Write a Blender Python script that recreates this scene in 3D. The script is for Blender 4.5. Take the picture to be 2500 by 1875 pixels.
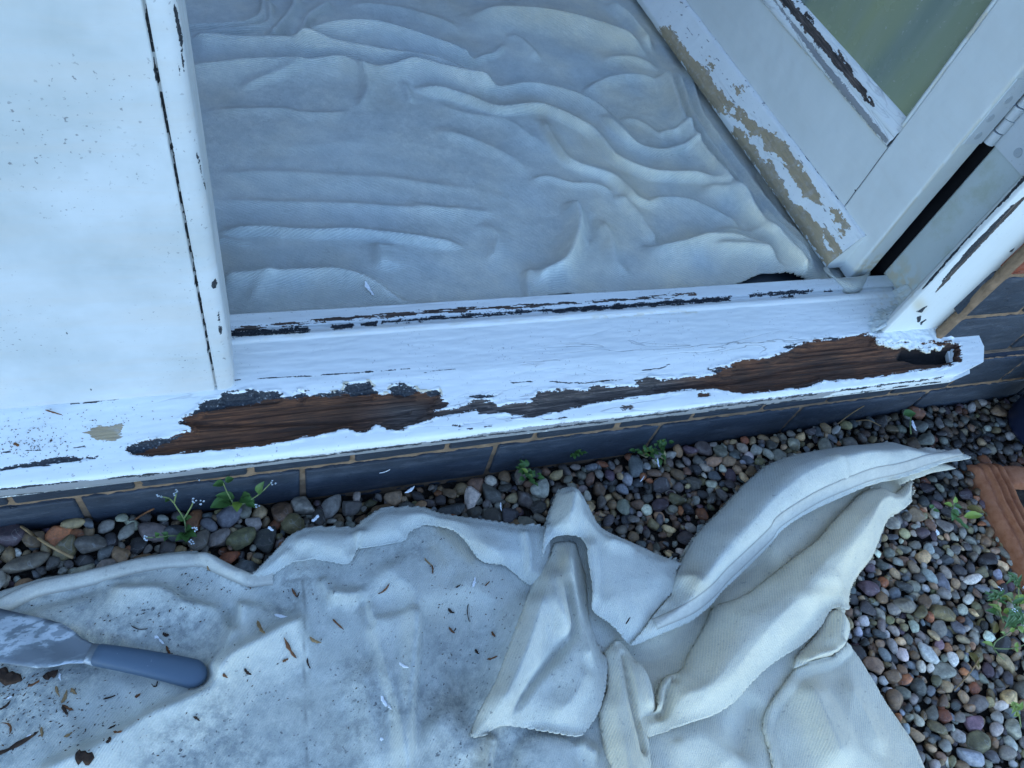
import bpy, bmesh, math, random
import numpy as np
from mathutils import Vector, Matrix
random.seed(7)
RNG = np.random.RandomState(11)
for o in list(bpy.data.objects): bpy.data.objects.remove(o, do_unlink=True)
SC = bpy.context.scene
COL = SC.collection
# ------------------------------------------------------------------ camera
F = 1823.0; CX, CY = 1250.0, 937.5            # focal length and centre in photo pixels (2500 wide)
ROT = np.array([[0.94444266, 0.09323385, -0.31517536],
                [-0.25379285, 0.81618655, -0.51906522],
                [0.20884744, 0.57021659, 0.79450349]])
EYE = np.array([0.0, -0.4114, 0.83])
cam = bpy.data.cameras.new('camera'); camo = bpy.data.objects.new('camera', cam); COL.objects.link(camo)
cam.sensor_width = 36; cam.lens = F / 2500 * 36; cam.clip_start = 0.01; cam.clip_end = 500
M4 = Matrix.Identity(4)
for i in range(3):
    for j in range(3): M4[i][j] = float(ROT[i, j])
    M4[i][3] = float(EYE[i])
camo.matrix_world = M4
SC.camera = camo
# ------------------------------------------------------------------ sky, sun, exposure
w = bpy.data.worlds.new('World'); SC.world = w; w.use_nodes = True
wn = w.node_tree.nodes; bg = wn['Background']; sky = wn.new('ShaderNodeTexSky')
sky.sky_type = 'NISHITA'; sky.sun_disc = False
sky.sun_elevation = math.radians(44); sky.sun_rotation = math.radians(10)
sky.air_density = 1.0; sky.dust_density = 0.1; sky.ozone_density = 3.2
w.node_tree.links.new(sky.outputs[0], bg.inputs[0]); bg.inputs[1].default_value = 0.15
sl = bpy.data.lights.new('sun', 'SUN'); sl.energy = 2.5; sl.angle = math.radians(0.6); sl.color = (1, 0.94, 0.84)
so = bpy.data.objects.new('sun', sl); COL.objects.link(so)
sd = Vector((math.sin(math.radians(10)) * math.cos(math.radians(44)), math.cos(math.radians(10)) * math.cos(math.radians(44)), math.sin(math.radians(44))))
so.rotation_euler = sd.to_track_quat('Z', 'Y').to_euler(); so.location = (0, 6, 6)
SC.view_settings.view_transform = 'Standard'; SC.view_settings.look = 'None'
SC.view_settings.exposure = 2.25; SC.view_settings.gamma = 1.0
SC.render.engine = 'CYCLES'
# ------------------------------------------------------------------ pixel <-> place helpers (photo pixels, 2500 x 1875)
def ray(x, y): return ROT @ np.array([x - CX, -(y - CY), -F])
def at_z(x, y, z):
    d = ray(x, y); return EYE + d * ((z - EYE[2]) / d[2])
def at_y(x, y, Y):
    d = ray(x, y); return EYE + d * ((Y - EYE[1]) / d[1])
def proj(P):
    c = (np.asarray(P) - EYE) @ ROT
    return np.stack([CX + F * c[..., 0] / -c[..., 2], CY - F * c[..., 1] / -c[..., 2]], -1)
def px2w(pts, z): return np.array([at_z(x, y, z)[:2] for x, y in pts])
# ------------------------------------------------------------------ maths helpers
PERM = RNG.permutation(256); GR = RNG.uniform(-1, 1, (256, 2)); GR /= np.linalg.norm(GR, axis=1)[:, None]
def perlin(x, y):
    xi = np.floor(x).astype(int); yi = np.floor(y).astype(int); xf = x - xi; yf = y - yi
    u = xf * xf * xf * (xf * (xf * 6 - 15) + 10); v = yf * yf * yf * (yf * (yf * 6 - 15) + 10)
    def g(ix, iy, dx, dy):
        h = PERM[(PERM[ix & 255] + iy) & 255]; return GR[h, 0] * dx + GR[h, 1] * dy
    a = g(xi, yi, xf, yf); b = g(xi + 1, yi, xf - 1, yf); c = g(xi, yi + 1, xf, yf - 1); d = g(xi + 1, yi + 1, xf - 1, yf - 1)
    return (a + u * (b - a) + v * (c - a + u * (d - c - b + a))) * 1.5
def fbm(x, y, o=3, g=0.5):
    s = 0; a = 1
    for i in range(o): s = s + a * perlin(x + 17.3 * i, y + 9.1 * i); x = x * 2.03; y = y * 2.03; a *= g
    return s
def sstep(a, b, x):
    t = np.clip((x - a) / (b - a), 0, 1); return t * t * (3 - 2 * t)
def polyline(P, pts):
    """distance, signed side (+ = right of travel), 0..1 along; P (N,2)"""
    pts = np.asarray(pts, float); best = np.full(len(P), 1e9); side = np.zeros(len(P)); tt = np.zeros(len(P))
    seg = np.linalg.norm(np.diff(pts, axis=0), axis=1); cum = np.concatenate([[0], np.cumsum(seg)]); L = cum[-1]
    for i in range(len(pts) - 1):
        a, b = pts[i], pts[i + 1]; ab = b - a
        t = np.clip(((P - a) @ ab) / (ab @ ab + 1e-12), 0, 1); q = a + t[:, None] * ab; dd = P - q
        d = np.hypot(dd[:, 0], dd[:, 1]); m = d < best
        cr = ab[0] * (P[:, 1] - a[1]) - ab[1] * (P[:, 0] - a[0])
        best[m] = d[m]; side[m] = -np.sign(cr[m]); tt[m] = ((cum[i] + t * seg[i]) / L)[m]
    return best, side, tt
def polysdf(P, poly, margin=40.0):
    """signed distance to a polygon, negative inside; far points get +margin"""
    poly = np.asarray(poly, float); out = np.full(len(P), margin)
    lo = poly.min(0) - margin; hi = poly.max(0) + margin
    idx = np.where((P[:, 0] > lo[0]) & (P[:, 0] < hi[0]) & (P[:, 1] > lo[1]) & (P[:, 1] < hi[1]))[0]
    if len(idx) == 0: return out
    Q = P[idx]; d = np.full(len(Q), 1e9); ins = np.zeros(len(Q), bool); n = len(poly)
    for i in range(n):
        a = poly[i]; b = poly[(i + 1) % n]; ab = b - a
        t = np.clip(((Q - a) @ ab) / (ab @ ab + 1e-12), 0, 1); e = Q - (a + t[:, None] * ab)
        d = np.minimum(d, np.hypot(e[:, 0], e[:, 1]))
        c = (a[1] > Q[:, 1]) != (b[1] > Q[:, 1])
        xx = (b[0] - a[0]) * (Q[:, 1] - a[1]) / (b[1] - a[1] + 1e-12) + a[0]
        ins ^= c & (Q[:, 0] < xx)
    out[idx] = np.minimum(np.where(ins, -d, d), margin); return out
def smooth_line(pts, n=4):
    pts = np.asarray(pts, float)
    if len(pts) < 3: return pts
    out = []; P = np.vstack([2 * pts[0] - pts[1], pts, 2 * pts[-1] - pts[-2]])
    for i in range(1, len(P) - 2):
        for k in range(n):
            t = k / n; a, b, c, d = P[i - 1], P[i], P[i + 1], P[i + 2]
            out.append(0.5 * ((2 * b) + (c - a) * t + (2 * a - 5 * b + 4 * c - d) * t * t + (3 * b - a - 3 * c + d) * t ** 3))
    out.append(pts[-1]); return np.array(out)
# ------------------------------------------------------------------ object helpers
def tag(o, label=None, cat=None, group=None, kind=None):
    if label: o['label'] = label
    if cat: o['category'] = cat
    if group: o['group'] = group
    if kind: o['kind'] = kind
    return o
def empty(name, loc, label, cat, group=None):
    o = bpy.data.objects.new(name, None); o.empty_display_size = 0.03; o.location = loc; COL.objects.link(o)
    return tag(o, label, cat, group)
def link(name, me, mat=None, parent=None):
    o = bpy.data.objects.new(name, me)
    if mat is not None and not me.materials: me.materials.append(mat)
    COL.objects.link(o)
    if parent is not None:
        o.parent = parent
        off = Vector((0, 0, 0)); p = parent
        while p is not None: off += Vector(p.location); p = p.parent
        o.location = -off
    return o
def npmesh(name, V, Fq, smooth=True, attrs=None):
    V = np.asarray(V, np.float32); Fq = np.asarray(Fq, np.int32); me = bpy.data.meshes.new(name)
    me.vertices.add(len(V)); me.vertices.foreach_set('co', V.ravel())
    k = Fq.shape[1]; me.loops.add(Fq.size); me.loops.foreach_set('vertex_index', Fq.ravel())
    me.polygons.add(len(Fq)); me.polygons.foreach_set('loop_start', np.arange(0, Fq.size, k, dtype=np.int32))
    me.polygons.foreach_set('loop_total', np.full(len(Fq), k, np.int32))
    me.polygons.foreach_set('use_smooth', np.full(len(Fq), smooth))
    for a, v in (attrs or {}).items():
        if v.ndim == 1:
            at = me.attributes.new(a, 'FLOAT', 'POINT'); at.data.foreach_set('value', v.astype(np.float32))
        else:
            at = me.attributes.new(a, 'FLOAT_COLOR', 'POINT'); at.data.foreach_set('color', v.astype(np.float32).ravel())
    me.update(calc_edges=True); me.validate(); return me
def gridfaces(nu, nv, flip=False):
    i = np.arange(nu * nv).reshape(nu, nv)
    q = np.stack([i[:-1, :-1], i[1:, :-1], i[1:, 1:], i[:-1, 1:]], -1).reshape(-1, 4)
    return q[:, ::-1] if flip else q
def bmobj(name, bm, mat, parent=None, smooth=False, bevel=0.0):
    if bevel: bmesh.ops.bevel(bm, geom=list(bm.edges), offset=bevel, segments=2, affect='EDGES', profile=0.6)
    bmesh.ops.recalc_face_normals(bm, faces=bm.faces)
    me = bpy.data.meshes.new(name); bm.to_mesh(me); bm.free()
    if smooth: me.polygons.foreach_set('use_smooth', [True] * len(me.polygons))
    return link(name, me, mat, parent)
def addbox(bm, lo, hi, frame=None):
    vs = [bm.verts.new((lo[0] if i & 1 == 0 else hi[0], lo[1] if i & 2 == 0 else hi[1], lo[2] if i & 4 == 0 else hi[2])) for i in range(8)]
    if frame is not None:
        for v in vs: v.co = frame(v.co)
    for f in ((0, 2, 3, 1), (4, 5, 7, 6), (0, 1, 5, 4), (2, 6, 7, 3), (0, 4, 6, 2), (1, 3, 7, 5)): bm.faces.new([vs[k] for k in f])
    return vs
def tube(bm, pts, r, n=7, cap=True):
    rings = []; pts = [Vector(p) for p in pts]
    for i, p in enumerate(pts):
        t = (pts[min(i + 1, len(pts) - 1)] - pts[max(i - 1, 0)]).normalized()
        a = t.orthogonal().normalized(); b = t.cross(a); rr = r[i] if hasattr(r, '__len__') else r
        rings.append([bm.verts.new(p + (a * math.cos(2 * math.pi * k / n) + b * math.sin(2 * math.pi * k / n)) * rr) for k in range(n)])
    for A, B in zip(rings[:-1], rings[1:]):
        for k in range(n): bm.faces.new((A[k], A[(k + 1) % n], B[(k + 1) % n], B[k]))
    if cap: bm.faces.new(rings[0][::-1]); bm.faces.new(rings[-1])
# ------------------------------------------------------------------ materials
class NT:
    def __init__(s, name, rough=0.7, spec=0.3):
        s.m = bpy.data.materials.new(name); s.m.use_nodes = True; s.t = s.m.node_tree; s.b = s.t.nodes['Principled BSDF']
        s.b.inputs['Roughness'].default_value = rough; s.b.inputs['Specular IOR Level'].default_value = spec
    def n(s, typ, **kw):
        nd = s.t.nodes.new('ShaderNode' + typ)
        for k, v in kw.items():
            if k in nd.inputs: nd.inputs[k].default_value = v
            else: setattr(nd, k, v)
        return nd
    def l(s, a, b): s.t.links.new(a, b)
    def coord(s, scale=(1, 1, 1), rot=(0, 0, 0)):
        c = s.n('TexCoord'); m = s.n('Mapping'); m.inputs['Scale'].default_value = scale; m.inputs['Rotation'].default_value = rot
        s.l(c.outputs['Object'], m.inputs[0]); return m.outputs[0]
    def noise(s, vec, scale, detail=4, rough=0.55, dist=0.0):
        nd = s.n('TexNoise'); nd.inputs['Scale'].default_value = scale; nd.inputs['Detail'].default_value = detail
        nd.inputs['Roughness'].default_value = rough; nd.inputs['Distortion'].default_value = dist
        s.l(vec, nd.inputs['Vector']); return nd.outputs['Fac']
    def ramp(s, fac, stops):
        r = s.n('ValToRGB'); e = r.color_ramp.elements
        while len(e) < len(stops): e.new(0.5)
        for k, (p, c) in enumerate(stops):
            e[k].position = p; e[k].color = (c, c, c, 1) if not hasattr(c, '__len__') else (*c, 1)
        s.l(fac, r.inputs[0]); return r.outputs[0]
    def math(s, op, a, b=None, c=None):
        m = s.n('Math', operation=op)
        for k, v in enumerate((a, b, c)):
            if v is None: continue
            if isinstance(v, (int, float)): m.inputs[k].default_value = v
            else: s.l(v, m.inputs[k])
        return m.outputs[0]
    def mix(s, fac, a, b, blend='MIX'):
        m = s.n('MixRGB', blend_type=blend)
        for k, v in enumerate((fac, a, b)):
            if isinstance(v, (int, float)): m.inputs[k].default_value = v
            elif isinstance(v, tuple): m.inputs[k].default_value = (*v, 1)
            else: s.l(v, m.inputs[k])
        return m.outputs[0]
    def attr(s, name, out='Fac'):
        a = s.n('Attribute'); a.attribute_name = name; return a.outputs[out]
    def bump(s, h, dist=0.001, strength=1.0, prev=None):
        b = s.n('Bump'); b.inputs['Distance'].default_value = dist; b.inputs['Strength'].default_value = strength
        s.l(h, b.inputs['Height'])
        if prev is not None: s.l(prev, b.inputs['Normal'])
        return b.outputs[0]
    def done(s, col=None, normal=None, rough=None):
        if col is not None:
            if isinstance(col, tuple): s.b.inputs['Base Color'].default_value = (*col, 1)
            else: s.l(col, s.b.inputs['Base Color'])
        if normal is not None: s.l(normal, s.b.inputs['Normal'])
        if rough is not None: s.l(rough, s.b.inputs['Roughness'])
        return s.m

def paint_mat(name, axis=0, crack=0.5, base=(0.64, 0.675, 0.665), dirt=0.25, speck=0.3, green=0.0):
    """weathered white gloss paint over timber; axis = grain direction; attributes wood/dark/tan/grey mark bare patches"""
    m = NT(name, 0.42, 0.4)
    sc = [1, 1, 1]; sc[axis] = 0.12
    g = m.coord(tuple(sc)); p = m.coord()
    n1 = m.noise(p, 9, 5, 0.6); n2 = m.noise(g, 260, 4, 0.65); n3 = m.noise(g, 60, 5, 0.6, 0.5)
    c = m.mix(m.ramp(n1, [(0.38, 0.0), (0.70, dirt)]), base, tuple(b * f for b, f in zip(base, (0.74, 0.76, 0.74))))
    c = m.mix(m.ramp(n3, [(0.45, 0.0), (0.8, 0.5 * dirt)]), c, (0.50, 0.47, 0.42))
    sp = m.noise(p, 330, 2, 0.5); sp2 = m.noise(p, 14, 3, 0.6)
    spk = m.math('MULTIPLY', m.ramp(sp, [(0.665, 0.0), (0.70, speck)]), m.ramp(sp2, [(0.44, 0.0), (0.58, 1.0)]))
    c = m.mix(spk, c, (0.13, 0.13, 0.14))
    cr = m.noise(g, 55, 3, 0.5, 1.2); cr = m.math('ABSOLUTE', m.math('SUBTRACT', cr, 0.5))
    crm = m.math('MULTIPLY', m.ramp(cr, [(0.0, 1.0), (0.020, 0.0)]), m.ramp(m.noise(g, 16, 3), [(0.50, 0.0), (0.62, crack)]))
    crm = m.math('MULTIPLY', crm, m.math('ADD', m.attr('crk'), 0.25))
    c = m.mix(m.math('MULTIPLY', crm, 0.6), c, (0.15, 0.15, 0.155))
    if green: c = m.mix(m.ramp(m.noise(p, 22, 5, 0.7), [(0.5, 0.0), (0.7, green)]), c, (0.33, 0.36, 0.24))
    c = m.mix(m.attr('stain'), c, (0.50, 0.44, 0.30))
    # exposed layers
    jag = m.math('SUBTRACT', m.noise(g, 330, 4, 0.7), 0.5); jag2 = m.math('SUBTRACT', m.noise(p, 90, 4, 0.7), 0.5)
    jag3 = m.math('SUBTRACT', m.noise(p, 420, 2, 0.6), 0.5)
    j = m.math('ADD', m.math('ADD', m.math('MULTIPLY', jag, 0.95), m.math('MULTIPLY', jag2, 0.75)), m.math('MULTIPLY', jag3, 0.5))
    def mask(a): return m.ramp(m.math('ADD', m.attr(a), j), [(0.49, 0.0), (0.51, 1.0)])
    s2 = [1, 1, 1]; s2[axis] = 0.035; g2 = m.coord(tuple(s2)); wf = m.noise(g2, 400, 6, 0.74, 0.04); wl = m.noise(g2, 900, 3, 0.6); wb = m.noise(p, 16, 3, 0.6)
    wcol = m.ramp(wf, [(0.28, (0.016, 0.008, 0.005)), (0.43, (0.045, 0.018, 0.009)), (0.56, (0.11, 0.042, 0.017)), (0.70, (0.22, 0.095, 0.040))])
    wcol = m.mix(m.ramp(wl, [(0.36, 0.5), (0.50, 0.0)]), wcol, (0.014, 0.008, 0.006))
    wcol = m.mix(m.ramp(wb, [(0.42, 0.0), (0.62, 0.65)]), wcol, m.mix(wf, (0.012, 0.007, 0.006), (0.05, 0.026, 0.014)))
    gwood = m.ramp(wf, [(0.33, (0.018, 0.017, 0.018)), (0.5, (0.075, 0.062, 0.055)), (0.68, (0.20, 0.165, 0.14))])
    gwood = m.mix(m.ramp(wl, [(0.42, 0.7), (0.58, 0.0)]), gwood, (0.02, 0.018, 0.018))
    wcol = m.mix(m.attr('greyw'), wcol, gwood)
    wcol = m.mix(m.attr('black'), wcol, (0.006, 0.005, 0.005))
    fl = m.noise(p, 420, 3, 0.6)
    dcol = m.ramp(fl, [(0.35, (0.012, 0.015, 0.02)), (0.62, (0.035, 0.042, 0.05)), (0.72, (0.25, 0.26, 0.27))])
    tcol = m.mix(m.ramp(n2, [(0.4, 0.0), (0.65, 0.7)]), (0.34, 0.27, 0.165), (0.24, 0.20, 0.14))
    tcol = m.mix(m.ramp(jag2, [(0.0, 0.0), (0.2, 0.55)]), tcol, (0.40, 0.39, 0.37))
    gcol = m.mix(n1, (0.30, 0.31, 0.31), (0.19, 0.20, 0.21))
    mg, mt, mw, md = mask('grey'), mask('tan'), mask('wood'), mask('dark')
    c = m.mix(mg, c, gcol); c = m.mix(mt, c, tcol); c = m.mix(mw, c, wcol); c = m.mix(md, c, dcol)
    any_ = m.math('MAXIMUM', m.math('MAXIMUM', mg, mt), m.math('MAXIMUM', mw, md))
    h = m.math('ADD', m.math('MULTIPLY', m.math('SUBTRACT', 1.0, any_), 1.0), m.math('MULTIPLY', m.math('MULTIPLY', any_, wf), 1.6))
    h = m.math('SUBTRACT', h, m.math('MULTIPLY', crm, 0.6))
    nb = m.bump(h, 0.0011, 0.9); nb = m.bump(m.math('ADD', m.math('MULTIPLY', n2, 0.8), m.math('MULTIPLY', n3, 0.5)), 0.0003, 0.4, nb)
    r = m.mix(any_, m.ramp(n3, [(0.3, 0.38), (0.7, 0.58)]), (0.85, 0.85, 0.85))
    return m.done(c, nb, r)

def cloth_mat(name, cream, grey, twill=1.0, ang=0.0, specks=0.5, yel=0.5):
    m = NT(name, 0.92, 0.12); m.b.inputs['Sheen Weight'].default_value = 0.15
    p = m.coord(); n1 = m.noise(p, 5.5, 5, 0.6); n2 = m.noise(p, 38, 5, 0.65); n3 = m.noise(p, 700, 2, 0.6)
    c = m.mix(m.ramp(n1, [(0.25, 0.0), (0.72, 1.0)]), cream, grey)
    c = m.mix(m.ramp(m.noise(m.coord((0.5, 1, 1), (0, 0, 0.4)), 15, 6, 0.7), [(0.35, 0.0), (0.75, 0.45)]), c, tuple(g * 0.7 for g in grey))
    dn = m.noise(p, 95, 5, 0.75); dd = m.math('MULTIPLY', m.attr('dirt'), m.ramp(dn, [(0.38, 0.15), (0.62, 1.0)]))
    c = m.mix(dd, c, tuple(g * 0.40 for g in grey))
    c = m.mix(m.attr('line'), c, tuple(g * 0.22 for g in grey))
    c = m.mix(m.ramp(n2, [(0.35, 0.0), (0.8, 0.35)]), c, tuple(g * 0.72 for g in grey))
    c = m.mix(m.math('MULTIPLY', m.ramp(m.noise(p, 7, 3, 0.5), [(0.56, 0.0), (0.70, 0.55)]), yel), c, (0.46, 0.40, 0.27))
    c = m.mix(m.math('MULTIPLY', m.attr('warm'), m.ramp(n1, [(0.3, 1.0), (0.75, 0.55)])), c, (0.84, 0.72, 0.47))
    c = m.mix(m.attr('stain'), c, (0.46, 0.37, 0.21))
    c = m.mix(m.ramp(n3, [(0.3, 0.32), (0.7, 0.0)]), c, tuple(g * 0.5 for g in grey))
    sp = m.noise(p, 230, 2, 0.5)
    s = m.math('MULTIPLY', m.ramp(sp, [(0.66, 0.0), (0.70, specks)]), m.ramp(n2, [(0.42, 0.0), (0.55, 1.0)]))
    s = m.math('MULTIPLY', s, m.math('ADD', m.attr('dirt'), 0.35))
    c = m.mix(s, c, (0.06, 0.06, 0.065))
    wv = m.n('TexWave', wave_type='BANDS', bands_direction='X'); wv.inputs['Scale'].default_value = 138; wv.inputs['Distortion'].default_value = 2.2
    wv.inputs['Detail'].default_value = 2; wv.inputs['Detail Scale'].default_value = 0.6
    m.l(m.coord((1, 1, 1), (0, 0, ang)), wv.inputs['Vector'])
    wf = m.math('MULTIPLY', wv.outputs['Fac'], twill)
    c = m.mix(m.math('MULTIPLY', wf, m.ramp(n2, [(0.35, 0.08), (0.65, 0.38)])), c, tuple(g * 0.55 for g in grey))
    h = m.math('ADD', m.math('MULTIPLY', wf, -0.6), m.math('MULTIPLY', n3, 1.3))
    nb = m.bump(h, 0.0005, 0.8); nb = m.bump(m.noise(p, 75, 4, 0.65, 0.4), 0.0016, 0.5, nb)
    return m.done(c, nb)

def simple_mat(name, c1, c2, scale=30, rough=0.8, spec=0.3, bd=0.0006, bs=0.6, c3=None, sc=(1, 1, 1), detail=6):
    m = NT(name, rough, spec); p = m.coord(sc); n = m.noise(p, scale, detail, 0.65)
    c = m.ramp(n, [(0.3, c1), (0.7, c2)] if c3 is None else [(0.3, c1), (0.6, c2), (0.72, c3)])
    return m.done(c, m.bump(m.noise(p, scale * 4, 5, 0.6), bd, bs))

M = {}
M['sill'] = paint_mat('weathered_sill_paint', 0, 0.95, dirt=0.3, speck=0.55)
M['panel'] = paint_mat('panel_paint', 0, 0.12, base=(0.53, 0.565, 0.575), dirt=1.0, speck=0.7)
M['jamb'] = paint_mat('jamb_paint', 2, 0.25, dirt=0.25, speck=0.2)
M['rebate'] = paint_mat('greenish_jamb_paint', 2, 0.2, base=(0.50, 0.56, 0.55), dirt=0.3, speck=0.3, green=0.5)
M['door'] = paint_mat('door_paint', 1, 0.1, base=(0.60, 0.635, 0.62), dirt=0.3, speck=0.05)
M['weather'] = paint_mat('weatherboard_paint', 1, 0.6, dirt=0.3, speck=0.3)
M['cloth_in'] = cloth_mat('indoor_cotton_twill', (0.75, 0.715, 0.57), (0.525, 0.605, 0.61), 1.4, math.radians(75), 0.3, 0.6)
M['cloth_out'] = cloth_mat('outdoor_cotton_twill', (0.75, 0.69, 0.53), (0.56, 0.605, 0.565), 1.0, math.radians(38), 0.75, 0.5)
M['hem'] = cloth_mat('hem_cotton', (0.70, 0.665, 0.54), (0.60, 0.61, 0.56), 0.3, 0.3, 0.3, 0.2)
M['mortar'] = simple_mat('buff_mortar', (0.13, 0.09, 0.058), (0.27, 0.185, 0.12), 60, 0.95, 0.1, 0.001, 0.8)
def brick_mat(name, a, b, hi):
    m = NT(name, 0.62, 0.35); p = m.coord((0.5, 1, 1)); n = m.noise(p, 26, 6, 0.7); n2 = m.noise(p, 190, 4, 0.7)
    c = m.ramp(n, [(0.3, a), (0.7, b)]); c = m.mix(m.ramp(n2, [(0.6, 0.0), (0.78, 0.5)]), c, hi)
    pit = m.ramp(m.noise(p, 130, 3, 0.6), [(0.60, 1.0), (0.68, 0.0)]); c = m.mix(m.ramp(m.noise(m.coord((0.25, 1, 1)), 55, 5, 0.7), [(0.52, 0.0), (0.75, 0.5)]), c, hi)
    return m.done(c, m.bump(m.math('ADD', m.math('ADD', n2, n), pit), 0.0012, 0.8))
M['blue'] = brick_mat('blue_brick', (0.018, 0.024, 0.034), (0.034, 0.047, 0.066), (0.12, 0.135, 0.16))
M['red'] = brick_mat('red_brick', (0.16, 0.035, 0.018), (0.30, 0.085, 0.04), (0.42, 0.30, 0.26))
M['terra'] = simple_mat('terracotta', (0.25, 0.085, 0.035), (0.36, 0.15, 0.075), 90, 0.85, 0.2, 0.0006, 0.8, (0.30, 0.13, 0.085))
M['soil'] = simple_mat('dark_soil', (0.012, 0.010, 0.009), (0.05, 0.042, 0.034), 120, 0.95, 0.1, 0.004, 1.0, (0.09, 0.075, 0.06))
M['slate'] = simple_mat('dark_floor_slate', (0.016, 0.022, 0.028), (0.035, 0.045, 0.055), 20, 0.5, 0.4)
M['plaster'] = simple_mat('interior_plaster', (0.3, 0.29, 0.27), (0.36, 0.35, 0.33), 8, 0.9, 0.1)
M['gap_shade'] = simple_mat('gap_shade_black', (0.006, 0.006, 0.008), (0.01, 0.01, 0.012), 20, 0.8, 0.1)  # near-black colour standing for the shade in the door gap
M['wood'] = simple_mat('splintered_wood', (0.035, 0.017, 0.009), (0.20, 0.085, 0.035), 90, 0.8, 0.2, 0.0004, 0.7, (0.28, 0.16, 0.08), (0.3, 1, 1))
M['wood_dark'] = simple_mat('rotten_wood', (0.012, 0.009, 0.008), (0.05, 0.03, 0.02), 120, 0.9, 0.15, 0.0005, 0.8, (0.11, 0.06, 0.03))
M['wood_pale'] = simple_mat('pale_wood', (0.16, 0.10, 0.045), (0.33, 0.22, 0.11), 90, 0.85, 0.15, 0.0004, 0.6)
M['flake'] = simple_mat('white_paint_flake', (0.62, 0.64, 0.65), (0.78, 0.8, 0.8), 60, 0.6, 0.3)
M['leaf'] = simple_mat('weed_leaf', (0.045, 0.105, 0.022), (0.08, 0.165, 0.04), 60, 0.5, 0.4, 0.0003, 0.5)
M['leaf_y'] = simple_mat('yellow_green_leaf', (0.14, 0.22, 0.03), (0.26, 0.33, 0.05), 70, 0.5, 0.4, 0.0003, 0.5)
M['leaf_dead'] = simple_mat('dead_leaf', (0.10, 0.075, 0.02), (0.20, 0.15, 0.04), 80, 0.7, 0.2)
M['stem'] = simple_mat('weed_stem', (0.12, 0.17, 0.06), (0.20, 0.24, 0.10), 60, 0.6, 0.3)
M['petal'] = simple_mat('white_petal', (0.55, 0.6, 0.6), (0.7, 0.74, 0.74), 60, 0.7, 0.2)
M['navy'] = simple_mat('navy_glazed_dish', (0.006, 0.010, 0.03), (0.012, 0.018, 0.045), 30, 0.4, 0.4)
# pebbles read their colour from the mesh
m = NT('pebble_stone', 0.6, 0.3); p = m.coord(); at = m.attr('col', 'Color')
n = m.noise(p, 160, 6, 0.7); n2 = m.noise(p, 34, 2, 0.5, 0.3)
c = m.mix(m.ramp(n, [(0.35, 0.55), (0.65, 0.0)]), at, (0.03, 0.03, 0.032))
c = m.mix(m.ramp(m.noise(p, 420, 3, 0.7), [(0.6, 0.0), (0.75, 0.45)]), c, (0.34, 0.33, 0.30))
c = m.mix(m.ramp(m.math('ABSOLUTE', m.math('SUBTRACT', n2, 0.5)), [(0.0, 0.35), (0.008, 0.0)]), c, (0.35, 0.34, 0.31))
M['pebble'] = m.done(c, m.bump(n, 0.0007, 0.6))
# putty knife
m = NT('grey_plastic_handle', 0.5, 0.4); p = m.coord(); n = m.noise(p, 90, 4, 0.7)
c = m.mix(m.ramp(n, [(0.66, 0.0), (0.7, 0.9)]), (0.06, 0.095, 0.135), (0.5, 0.55, 0.6))
M['handle'] = m.done(c, m.bump(m.noise(p, 300, 3), 0.0003, 0.5))
m = NT('paint_smeared_steel', 0.45, 0.5); p = m.coord(); n = m.noise(m.coord((0.6, 1.5, 1), (0, 0, -1.2)), 26, 5, 0.6, 0.1)
c = m.ramp(n, [(0.42, (0.12, 0.14, 0.155)), (0.49, (0.17, 0.20, 0.215)), (0.51, (0.34, 0.38, 0.40)), (0.56, (0.42, 0.46, 0.48)), (0.59, (0.20, 0.23, 0.25))])
c = m.mix(m.ramp(m.noise(p, 300, 3, 0.7), [(0.62, 0.0), (0.68, 0.6)]), c, (0.10, 0.11, 0.12))
m.b.inputs['Metallic'].default_value = 0.25
M['steel'] = m.done(c, m.bump(n, 0.0006, 0.7))
# door glass: garden reflection painted into its mottled base colour
m = NT('door_glass', 0.16, 0.5); p = m.coord((1, 1, 0.35)); n = m.noise(p, 3.2, 3, 0.5, 1.0)
c = m.ramp(n, [(0.34, (0.09, 0.14, 0.17)), (0.46, (0.20, 0.24, 0.17)), (0.62, (0.33, 0.35, 0.16))])
c = m.mix(m.ramp(m.noise(m.coord((1, 1, 0.15)), 26, 4, 0.6, 0.4), [(0.45, 0.0), (0.75, 0.35)]), c, (0.30, 0.33, 0.30))
c = m.mix(m.ramp(m.noise(m.coord(), 160, 3, 0.6), [(0.66, 0.0), (0.72, 0.5)]), c, (0.42, 0.44, 0.42))
M['glass'] = m.done(c, m.bump(m.noise(m.coord(), 18, 2), 0.0004, 0.3), m.ramp(m.noise(m.coord(), 30, 3), [(0.4, 0.12), (0.7, 0.35)]))
#=PART2=
# ------------------------------------------------------------------ ground
GZX = [-1.5, -0.3, -0.05, 0.13, 0.33, 0.62, 1.0, 1.6]; GZ = [0.02, 0.026, 0.004, -0.014, -0.008, 0.002, 0.018, 0.02]
def ground_z(x, y):
    near = np.interp(x, GZX, GZ); k = sstep(-0.02, -0.22, y)
    return near * (1 - k) + 0.012 * k + 0.004 * perlin(np.asarray(x) * 9.0, np.asarray(y) * 9.0) - 0.010
xs = np.linspace(-1.4, 1.7, 311); ys = np.linspace(-1.5, 0.02, 153)
X, Y = np.meshgrid(xs, ys, indexing='ij'); Z = ground_z(X, Y) + 0.0015 * perlin(X * 60, Y * 60)
link('gravel_bed', npmesh('gravel_bed', np.stack([X, Y, Z], -1).reshape(-1, 3), gridfaces(len(xs), len(ys))), M['soil'])['kind'] = 'structure'
lawn = simple_mat('garden_ground', (0.03, 0.05, 0.02), (0.06, 0.08, 0.035), 6, 0.95, 0.1)
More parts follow.
